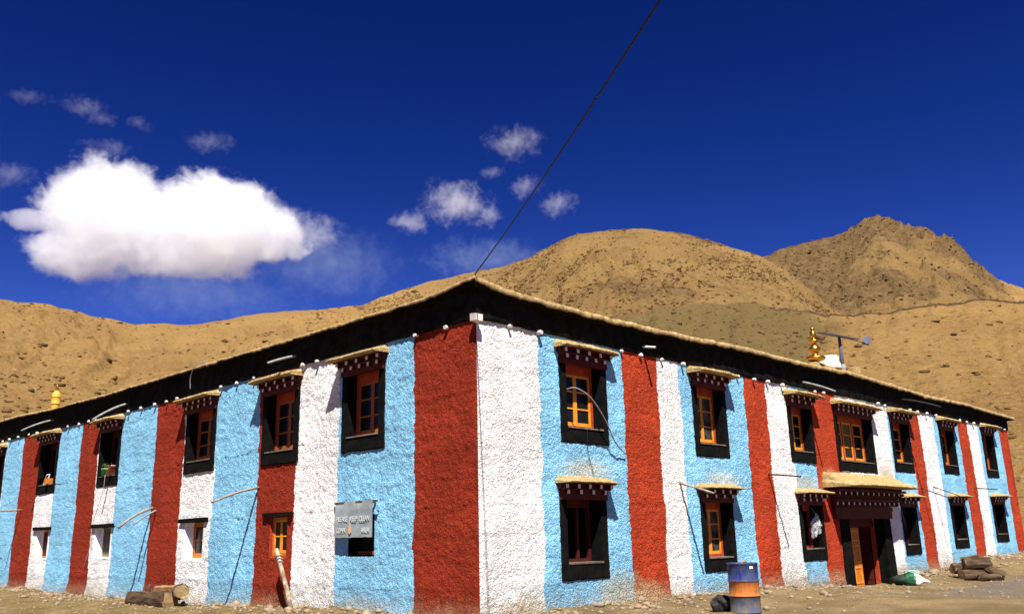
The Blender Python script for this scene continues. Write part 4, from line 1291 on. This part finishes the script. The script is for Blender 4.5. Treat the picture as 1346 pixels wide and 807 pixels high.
log("log", pile(-0.50, -0.15, 0.20), pile(0.50, 0.45, 0.20), 0.18, "short log in the front of the right pile with pale flat cut face", "log", G2)
log("log", pile(-0.78, 0.20, 0.44), pile(-0.15, 0.75, 0.46), 0.16, "dark log at the left of the right pile with a brown end", "log", G2)
log("log", pile(-0.35, 0.15, 0.60), pile(0.55, 0.45, 0.62), 0.20, "thick dark log lying on top of the right pile", "log", G2)
log("log", pile(0.05, -0.05, 0.13), pile(0.85, 0.15, 0.12), 0.11, "slim grey log slipping out of the front of the right pile", "log", G2)
log("log", pile(0.35, 0.30, 0.50), pile(1.00, 0.20, 0.16), 0.14, "reddish brown log slanting down the right end of the pile", "log", G2)
log("log", pile(-0.45, 0.45, 0.80), pile(0.20, 0.55, 0.92), 0.055, "thin dark branch at the very top of the right pile", "log", G2)

# leaning white post with rope
ps = thing("leaning_post", "whitewashed wooden post bound with rope, leaning on the left wall before a small window", "post", (-0.38, 5.46, -0.12))
mb = MB(); mb.tube([(0, 0, -0.1), (0.04, 0.32, 0.45), (0.07, 0.66, 0.95), (0.09, 0.975, 1.44)], [0.054, 0.053, 0.049, 0.046], 9, 0, 1, lump=0.05)
mb.build("post_wood", [simple("flaking_whitewash", (0.40, 0.33, 0.24), (0.17, 0.12, 0.075), 8, 0.9, 0.1, 0.6, 20, 0.01, stretch=(1, 1, 0.3)), M["cutwood"]], ps)
mb = MB()
for k in range(3):
    f = 0.82 + 0.05 * k
    c0 = Vector((0.05 + 0.045 * f, 0.0 + 0.955 * f, -0.02 + 1.42 * f))
    pts = [c0 + Vector((0.057 * math.cos(a), 0.057 * math.sin(a), -0.04 * math.sin(a) + 0.012 * math.sin(a * 2 + k))) for a in np.linspace(0, 6.3, 17)]
    mb.tube(pts, 0.014, 6)
mb.build("rope", M["cord"], ps)

# sack by the door
gs = float(ground_z(16.75, -1.1))
sk_ = thing("woven_sack", "green and white woven sack lying tied beside the doorway", "sack", (16.75, -1.1, gs - 0.02), -1.05)
t = NT("woven_plastic", 0.6, 0.3)
s = t.sep()
nx = t.math("ADD", s[0], t.math("MULTIPLY", t.math("SUBTRACT", t.noise(6, 3), 0.5), 0.25))
c = t.mix(t.ss(nx, 0.10, 0.13), t.mix(t.ss(nx, -0.16, -0.10), (0.010, 0.022, 0.014), (0.018, 0.11, 0.055)), (0.72, 0.72, 0.64))
t.color(c); t.bump(t.noise(9, 4, 0.6), 0.6, 0.04)
bm = bmesh.new(); bmesh.ops.create_icosphere(bm, subdivisions=4, radius=1.0)
for v in bm.verts:
    p_ = np.array(v.co)
    f = 1 + 0.20 * float(fbm(p_[0] * 2.1 + 3, p_[1] * 2.1 + p_[2] * 1.7, 21, 4))
    pin = 1 - 0.55 * sstep(0.45, 0.75, p_[0]) + 0.35 * sstep(0.8, 1.0, p_[0])
    v.co = Vector((p_[0] * 0.54 * f, p_[1] * 0.30 * f * pin, (p_[2] * 0.27 * f * (0.75 + 0.5 * sstep(0.3, -0.3, abs(p_[0] - 0.05)))) * pin + 0.19 - 0.06 * max(0, p_[0])))
    if v.co.z < 0.0: v.co.z = 0.0
me = bpy.data.meshes.new("sack_body"); bm.to_mesh(me); bm.free(); me.materials.append(t.mat)
for p_ in me.polygons: p_.use_smooth = True
link(bpy.data.objects.new("sack_body", me), sk_)
mb = MB()
for k in range(3):
    a = [Vector((0.05 + 0.02 * k, 0.05 * k - 0.05, 0.44)) + Vector((0.22 * math.cos(q_ + k), 0.16 * math.sin(q_ + k * 2), 0.05 * math.sin(2 * q_ + k) - 0.03)) for q_ in np.linspace(0, 5.5, 10)]
    mb.tube(a, 0.012, 6)
mb.build("tie_cord", simple("pale_green_cord", (0.35, 0.55, 0.42), None, bump=0), sk_)

# roof things
pl = MB(); pl.box((16.3, 0.85, 6.2), (19.95, 2.0, 6.82), 0, 0.05); pl.box((19.45, 0.9, 6.8), (19.95, 1.3, 7.07), 0, 0.04); 
tag(pl.build("mud_plinth", M["mud"], bevel=0.04), "low mud block on the roof under the golden spire and solar lamp", "plinth")
sp = thing("golden_spire", "ringed golden finial spire rising from the roof beside a pale tub", "finial", (16.6, 1.02, 6.80))
mb = MB()
mb.lathe([(0.10, 0.0), (0.09, 0.10), (0.30, 0.16), (0.34, 0.22), (0.30, 0.27), (0.12, 0.31), (0.09, 0.38), (0.15, 0.44), (0.20, 0.53), (0.15, 0.62), (0.08, 0.68), (0.07, 0.74), (0.19, 0.80), (0.19, 0.83), (0.07, 0.87),
          (0.055, 0.94), (0.12, 0.99), (0.09, 1.05), (0.10, 1.12), (0.05, 1.17), (0.075, 1.22), (0.06, 1.27), (0.012, 1.31)], 20)
mb.build("spire_body", M["gold"], sp)
FS = 0.72
fn = thing("golden_victory_banner", "small yellow ringed drum finial on the left end of the roof", "finial", (1.0, 26.1, 6.3))
mb = MB()
mb.lathe([(0.20, 0.0), (0.22, 0.7), (0.215, 0.76), (0.245, 0.78), (0.245, 0.82), (0.22, 0.84), (0.23, 1.0), (0.225, 1.04), (0.25, 1.06), (0.25, 1.10), (0.22, 1.12), (0.20, 1.24), (0.12, 1.31), (0.05, 1.35)], 22)
mb.v = [(x * FS, y * FS, z) for x, y, z in mb.v]
mb.build("banner_drum", M["goldcloth"], fn)
mb = MB(); mb.lathe([(0.03, 1.35), (0.075, 1.40), (0.03, 1.46), (0.055, 1.52), (0.01, 1.60)], 12)
mb.build("banner_tip", M["gold"], fn)
bk = thing("plastic_tub", "pale green plastic tub upturned on the roof beside the solar lamp post", "tub", (17.9, 1.15, 6.815))
mb = MB(); mb.lathe([(0.40, 0.0), (0.41, 0.04), (0.385, 0.05), (0.37, 0.20), (0.335, 0.22), (0.325, 0.45), (0.29, 0.46)], 18); mb.build("tub_shell", M["bucket"], bk)
sl = thing("solar_lamp_post", "grey solar street lamp with tilted panel and lamp head on the roof", "lamp post", (18.75, 1.05, 6.80))
mb = MB(); mb.tube([(0, 0, 0), (-0.01, 0, 0.5), (-0.03, 0, 1.26)], [0.072, 0.062, 0.052], 10); mb.build("post", M["lampmetal"], sl)
mb = MB(); mb.tube([(0, 0, 0), (0, 0, 0.28)], 0.10, 10); mb.build("post_sleeve", M["spoutgrey"], sl)
mb = MB(); mb.box((-0.80, -0.22, -0.018), (0.80, 0.22, 0.018)); o = mb.build("solar_panel", M["lampmetal"], sl); o.location = (-0.10, 0, 1.30); o.rotation_euler = (rad(12), rad(4), rad(-20))
mb = MB(); mb.tube([(0.5, -0.1, 1.27), (1.55, -0.28, 1.22)], 0.022, 8); mb.build("arm", M["lampmetal"], sl)
mb = MB(); mb.box((-0.06, -0.12, -0.035), (0.34, 0.12, 0.04)); o = mb.build("lamp_head", M["lampmetal"], sl); o.location = (1.56, -0.28, 1.22); o.rotation_euler = (rad(25), rad(-48), 0)

# overhead cable from the roof corner
ca_ = thing("overhead_cable", "thick black overhead cable running up from the roof corner across the sky", "cable", (-0.16, -0.16, 6.33))
a = Vector((-0.16, -0.16, 6.40))
px, py = 868.0, 0.0
d = fw + rt2 * ((px - 673) / 1149.67) - up2 * ((py - 403.5) / 1149.67)
b_ = Vector(CAM + d * 7.0)
b_.z += 0.42 * 4 * (1 / 1.9) * (1 - 1 / 1.9) * 0.55
end = a + (b_ - a) * 1.9
pts = []
for k in range(41):
    f = k / 40
    p_ = a.lerp(end, f); p_.z -= 0.42 * 4 * f * (1 - f) * 0.55
    pts.append(p_ - Vector((-0.16, -0.16, 6.33)))
mb = MB(); mb.tube(pts, 0.0115, 6); mb.build("cable_line", M["cable"], ca_)
mb = MB(); mb.tube([(0.03, 0.02, -0.18), (0.0, 0, -0.02), (0.0, 0, 0.085)], 0.014, 6); mb.build("anchor_wire", M["brownwood"], ca_)


def wire(name, pts, r, mat, label, cat="cable"):
    p0 = Vector(pts[0])
    mb = MB()
    # smooth through the points
    P = [Vector(p) for p in pts]; out = []
    for i in range(len(P) - 1):
        a0 = P[max(i - 1, 0)]; a1 = P[i]; a2 = P[i + 1]; a3 = P[min(i + 2, len(P) - 1)]
        for k in range(5):
            t_ = k / 5
            out.append(0.5 * ((2 * a1) + (a2 - a0) * t_ + (2 * a0 - 5 * a1 + 4 * a2 - a3) * t_ ** 2 + (3 * a1 - a0 - 3 * a2 + a3) * t_ ** 3) - p0)
    out.append(P[-1] - p0)
    mb.tube(out, r, 6)
    o = mb.build(name, mat); o.location = p0
    return tag(o, label, cat)


wire("window_cable", [wp("R", 2.62, -0.05, 4.45), wp("R", 2.75, 0.12, 4.47), wp("R", 3.1, 0.22, 4.28), wp("R", 3.55, 0.22, 3.85), wp("R", 3.95, 0.15, 3.40), wp("R", 4.42, 0.06, 3.18)], 0.014, M["spoutgrey"],
     "grey cable looping out of the upper window nearest the corner onto the wall")
wire("hanging_wire", [wp("R", 3.12, 0.06, 3.62), wp("R", 3.12, 0.05, 3.35), wp("R", 3.16, 0.05, 3.05), wp("R", 3.28, 0.05, 2.72)], 0.007, M["cable"],
     "thin black wire hanging between the two windows nearest the corner", "wire")
wire("roof_wire", [wp("L", 10.55, 0.22, 6.33), wp("L", 10.75, 0.45, 6.22), wp("L", 11.1, 0.42, 5.95), wp("L", 11.15, 0.38, 5.6)], 0.012, M["spoutgrey"],
     "short grey wire hanging from the left roof edge over a window canopy", "wire")
wire("flower_pot_cord", [wp("L", 17.45, 0.06, 3.68), wp("L", 17.5, 0.06, 3.2), wp("L", 17.85, 0.06, 2.6), wp("L", 18.1, 0.07, 2.1), wp("L", 18.15, 0.06, 1.5), wp("L", 18.6, 0.06, 0.75)], 0.009, M["cord"],
     "pale cord hanging down the white stripe from the window with pots", "cord")

# pots on the left window sill


def pot(u, z, r, h, mat, label, plant=True):
    o = thing("plant_pot", label, "plant pot", wp("L", u, 0.0, z), 0, "plant pots on the left sill")
    mb = MB(); mb.lathe([(r * 0.75, 0.0), (r * 0.95, h * 0.85), (r * 1.05, h * 0.86), (r * 1.05, h), (r * 0.85, h)], 14); mb.build("pot", mat, o)
    if plant:
        mb = MB()
        for k in range(22):
            an = random.uniform(0, 6.28); rr = random.uniform(0.2, 1.0) * r; zz = h + random.uniform(0.0, 0.16)
            c0 = Vector((rr * math.cos(an), rr * math.sin(an), zz)); s_ = 0.035
            ax = Vector((random.uniform(-1, 1), random.uniform(-1, 1), random.uniform(0.1, 1))).normalized(); bx_ = ax.orthogonal().normalized()
            mb.add([c0 - bx_ * s_ * 0.5, c0 + ax * s_, c0 + bx_ * s_ * 0.5, c0 - ax * s_ * 0.3], [(0, 1, 2, 3)])
            if k % 5 == 0: mb.tube([(0, 0, h * 0.8), tuple(c0)], 0.004, 4)
        mb.build("leaves", simple("pot_leaves", (0.06, 0.11, 0.02), (0.12, 0.10, 0.02), 20, bump=0), o, fix=False)
    return o


zz = 3.32 + SB + 0.037
pot(17.62, zz, 0.13, 0.24, simple("green_plastic", (0.06, 0.34, 0.20), None, bump=0, rough=0.5), "pale green plant pot on the sill with hanging cord", True)
pot(17.33, zz, 0.10, 0.22, simple("yellow_tin", (0.40, 0.33, 0.06), None, bump=0, rough=0.5), "yellowish tin pot between a green pot and a pink pot on a sill", True)
pot(17.02, zz, 0.15, 0.30, simple("pink_plastic", (0.34, 0.05, 0.06), (0.55, 0.30, 0.28), 6, bump=0, rough=0.5), "tall pinkish red pot on the sill at right of the green pot", False)
zz = 3.35 + SB + 0.037
o = thing("solar_lantern", "small solar panel in a white frame propped on the far left upper sill", "solar panel", wp("L", 23.2, 0.0, zz), -math.pi / 2)
mb = MB(); mb.box((-0.16, -0.012, 0), (0.16, 0.012, 0.40)); o2 = mb.build("panel_frame", M["tip"], o); o2.rotation_euler = (rad(-14), 0, 0)
mb = MB(); mb.box((-0.125, -0.016, 0.035), (0.125, -0.0125, 0.365)); o3 = mb.build("panel_cells", M["glass"], o2)
mb = MB(); mb.box((-0.13, -0.09, 0), (0.13, 0.09, 0.2), 0, 0.01); o = mb.build("small_box", M["orange"]); o.location = wp("L", 22.72, 0.02, zz); tag(o, "small orange box on the far left sill beside a solar panel", "box")

# clear bag hung in the lower window left of the door
bgm = NT("clear_plastic_bag", 0.25, 0.5); bgm.color((0.62, 0.64, 0.66)); bgm.p.inputs["Alpha"].default_value = 0.45; bgm.bump(bgm.noise(9, 4, 0.7), 0.9, 0.05)
bg_ = thing("plastic_bag", "crumpled clear plastic bag hanging in the lower window left of the doorway", "bag", (13.28, 0.02, 1.32))
bm = bmesh.new(); bmesh.ops.create_icosphere(bm, subdivisions=4, radius=1.0)
for v in bm.verts:
    p_ = np.array(v.co); f = 0.85 + 0.9 * float(fbm(p_[0] * 2.4 + 8, p_[1] * 2.4 + p_[2] * 2.9, 31, 4))
    tap = 0.45 + 0.55 * sstep(1.0, -0.2, p_[2])
    v.co = Vector((p_[0] * 0.25 * f * tap + 0.10 * p_[2], p_[1] * 0.13 * f * tap, p_[2] * 0.30 * f + 0.25))
me = bpy.data.meshes.new("bag_film"); bm.to_mesh(me); bm.free(); me.materials.append(bgm.mat)
link(bpy.data.objects.new("bag_film", me), bg_)
mb = MB(); mb.tube([(0.08, 0.0, 0.52), (0.05, 0.06, 0.68), (0.02, 0.12, 0.78)], 0.008, 5); mb.build("bag_handle", M["cord"], bg_)

# loose stones and rubble along the wall foot, dry grass on the left bank
pos = []
for k in range(5200):
    wd_ = 0.45 if k < 1500 else 2.2
    if random.random() < 0.55:
        x = random.uniform(-0.5, 33); y = -abs(random.gauss(0.1, wd_)) - 0.03
    else:
        y = random.uniform(-0.5, 27); x = -abs(random.gauss(0.1, wd_)) - 0.03
    if 15.2 < x < 18.3 and y > -0.6: continue
    pos.append((x, y, random.lognormvariate(-3.45 if k < 1500 else -4.1, 0.55)))
fvs = []; ffs = []
for i, (x, y, s_) in enumerate(pos):
    vv = iv * np.array([s_ * random.uniform(.8, 1.6), s_ * random.uniform(.8, 1.4), s_ * random.uniform(.5, .9)]) * rng.uniform(0.8, 1.2, (len(iv), 1))
    vv = vv + np.array([x, y, float(ground_z(x, y)) + s_ * 0.25])
    fvs.append(vv); ffs.append(ifc + i * len(iv))
tag(np_mesh("rubble", np.concatenate(fvs), np.concatenate(ffs), M["stone"]), "small stones and crumbled plaster scattered along the wall foot", "rubble", kind="stuff")
gv = []; gf = []
for k in range(5200):
    y = random.uniform(1.0, 27); x = -0.15 - abs(random.gauss(0.6, 0.9))
    if float(vnoise(x / 0.7, y / 0.7, 12)) < 0.5: continue
    z = float(ground_z(x, y)) - 0.01
    h = random.uniform(0.03, 0.09); an = random.uniform(0, 6.28); lx, ly = random.uniform(-.04, .04), random.uniform(-.04, .04); w_ = 0.004
    b = len(gv)
    gv += [(x - w_ * math.cos(an), y - w_ * math.sin(an), z), (x + w_ * math.cos(an), y + w_ * math.sin(an), z), (x + lx, y + ly, z + h)]
    gf.append((b, b + 1, b + 2))
tag(np_mesh("dry_grass", gv, gf, simple("dry_grass_blades", (0.30, 0.24, 0.09), (0.20, 0.17, 0.06), 1.0, bump=0)), "short dry yellow grass on the bank below the left wall", "grass", kind="stuff")


# ------------------------------------------------------------------ clouds: real volumes far beyond the hills
def pix_ray(px, py):
    return fw + rt2 * ((px - 673.0) / 1149.67) - up2 * ((py - 403.5) / 1149.67)


def cloud(label, blobs, dist, dens, nscale, amp, thr=0.05, gain=6.0, depth=0.7, steps=0.25, group="small clouds", tint=(0.995, 0.995, 0.995, 1)):
    """blobs = (x, y, rx, ry) as seen from the viewpoint; set out at their own distance as ellipsoids of air"""
    c0x = sum(b[0] for b in blobs) / len(blobs); c0y = sum(b[1] for b in blobs) / len(blobs)
    d0 = pix_ray(c0x, c0y); hz = np.array([d0[0], d0[1], 0.0]); hz /= np.linalg.norm(hz)
    rightv = np.array([hz[1], -hz[0], 0.0])
    P0 = CAM + d0 / (d0 @ hz) * dist
    E_ = []
    for (x, y, rx, ry) in blobs:
        d = pix_ray(x, y); P = CAM + d / (d @ hz) * dist
        k = dist / 1149.67 / float(d @ hz) * np.linalg.norm(d) * 0.98
        q_ = P - P0
        E_.append((float(q_ @ rightv), 0.0, float(q_[2]), rx * k, max(min(rx, ry * 1.6), ry) * k * depth, ry * k))
    bm = bmesh.new()
    for (cx_, cy_, cz_, rx, ry, rz) in E_:
        bmesh.ops.create_icosphere(bm, subdivisions=2, radius=1.0, matrix=Matrix.Translation((cx_, cy_, cz_)) @ Matrix.Diagonal((rx * 1.18, ry * 1.18, rz * 1.18, 1)))
    h = bmesh.ops.convex_hull(bm, input=bm.verts)
    bmesh.ops.delete(bm, geom=[g for g in h["geom_interior"] if isinstance(g, bmesh.types.BMVert)], context="VERTS")
    hull = {f for f in bm.faces}
    me = bpy.data.meshes.new("cloud"); bm.to_mesh(me); bm.free()
    m_ = bpy.data.materials.new("cloud_vapour"); m_.use_nodes = True
    t = NT.__new__(NT); t.mat = m_; t.n = m_.node_tree.nodes; t.l = m_.node_tree.links
    t.n.clear(); t.tc = t.n.new("ShaderNodeTexCoord")
    f = None
    for (cx_, cy_, cz_, rx, ry, rz) in E_:
        mp = t.mapping((1 / rx, 1 / ry, 1 / rz), (-cx_ / rx, -cy_ / ry, -cz_ / rz))
        ln = t.n.new("ShaderNodeVectorMath"); ln.operation = "LENGTH"; t.l.new(mp, ln.inputs[0])
        v = t.math("SUBTRACT", 1.0, ln.outputs["Value"])
        if f is None: f = v
        else:
            f = t.math("SMOOTH_MAX", f, v, 0.05)
    nz = t.math("ADD", t.math("MULTIPLY", t.noise(nscale, 6, 0.60, None, 0.6), 0.64), t.math("MULTIPLY", t.noise(nscale * 3.3, 5, 0.65, None, 0.6), 0.36))
    d = t.math("ADD", f, t.math("MULTIPLY", t.math("SUBTRACT", nz, 0.5), amp))
    d = t.math("MULTIPLY", t.math("SUBTRACT", d, thr), gain, clamp=True)
    d = t.math("MULTIPLY", d, dens)
    pv_ = t.n.new("ShaderNodeVolumeScatter")
    pv_.inputs["Color"].default_value = tint
    pv_.inputs["Anisotropy"].default_value = 0.0
    t.l.new(d, pv_.inputs["Density"])
    out_ = t.n.new("ShaderNodeOutputMaterial"); t.l.new(pv_.outputs[0], out_.inputs["Volume"])
    m_.cycles.volume_step_rate = steps
    me.materials.append(m_)
    o = bpy.data.objects.new("cloud", me); link(o)
    o.location = P0; o.rotation_euler = (0, 0, math.atan2(rightv[1], rightv[0]))
    return tag(o, label, "cloud", group)


cloud("large bright white heart topped cumulus cloud over the left hill",
      [(142, 282, 84, 74), (284, 294, 94, 70), (350, 308, 58, 42), (50, 290, 42, 15), (108, 333, 68, 35), (230, 332, 118, 36)], 1700.0, 0.0165, 0.018, 1.55, 0.05, 6.0, 0.7, 0.2, None)
for lab, bl_, dn, am in [
    ("small white puff between the large cloud and the cable with a tail to its left", [(600, 266, 44, 28), (540, 292, 30, 15), (640, 285, 20, 14)], 0.014, 1.3),
    ("torn wisps trailing off the right end of the large cloud", [(410, 308, 40, 26), (395, 285, 20, 12)], 0.012, 1.2),
    ("faint ragged wisp high to the left of the cable", [(676, 187, 36, 20)], 0.008, 1.5),
    ("tiny puff touching the left side of the cable", [(690, 244, 20, 16)], 0.011, 1.4),
    ("small round puff just right of the cable above the hill", [(733, 267, 24, 17)], 0.011, 1.4),
    ("thin short streak above the small white puff", [(648, 226, 18, 8)], 0.011, 1.3),
    ("ragged wisp above the large cloud near the left edge", [(112, 139, 24, 12), (134, 156, 15, 9)], 0.0065, 1.4),
    ("faint narrow wisp farthest up and left", [(38, 127, 22, 9)], 0.0048, 1.4),
    ("grey white puff cut by the left edge of the view", [(14, 228, 24, 15)], 0.006, 1.3),
    ("thin slanting streak right above the heart topped cloud", [(142, 193, 32, 10), (182, 161, 17, 9)], 0.0048, 1.4),
    ("faint smear above the right lobe of the large cloud", [(275, 186, 28, 13)], 0.005, 1.5),
    ("low veil of thin haze cloud behind the roof corner", [(640, 340, 95, 28), (600, 322, 18, 14)], 0.0036, 1.2),
    ("broad thin veil below and right of the large cloud", [(430, 345, 110, 48), (260, 385, 150, 40)], 0.0020, 1.1)]:
    cloud(lab, [(x, y, rx * 1.25, ry * 1.35) for x, y, rx, ry in bl_], 1900.0, dn * 1.0, 0.034, am * 2.4, 0.27, 1.1, 0.7, 0.3, tint=(0.995, 0.995, 0.995, 1) if dn > 0.004 else (0.72, 0.90, 1.0, 1))
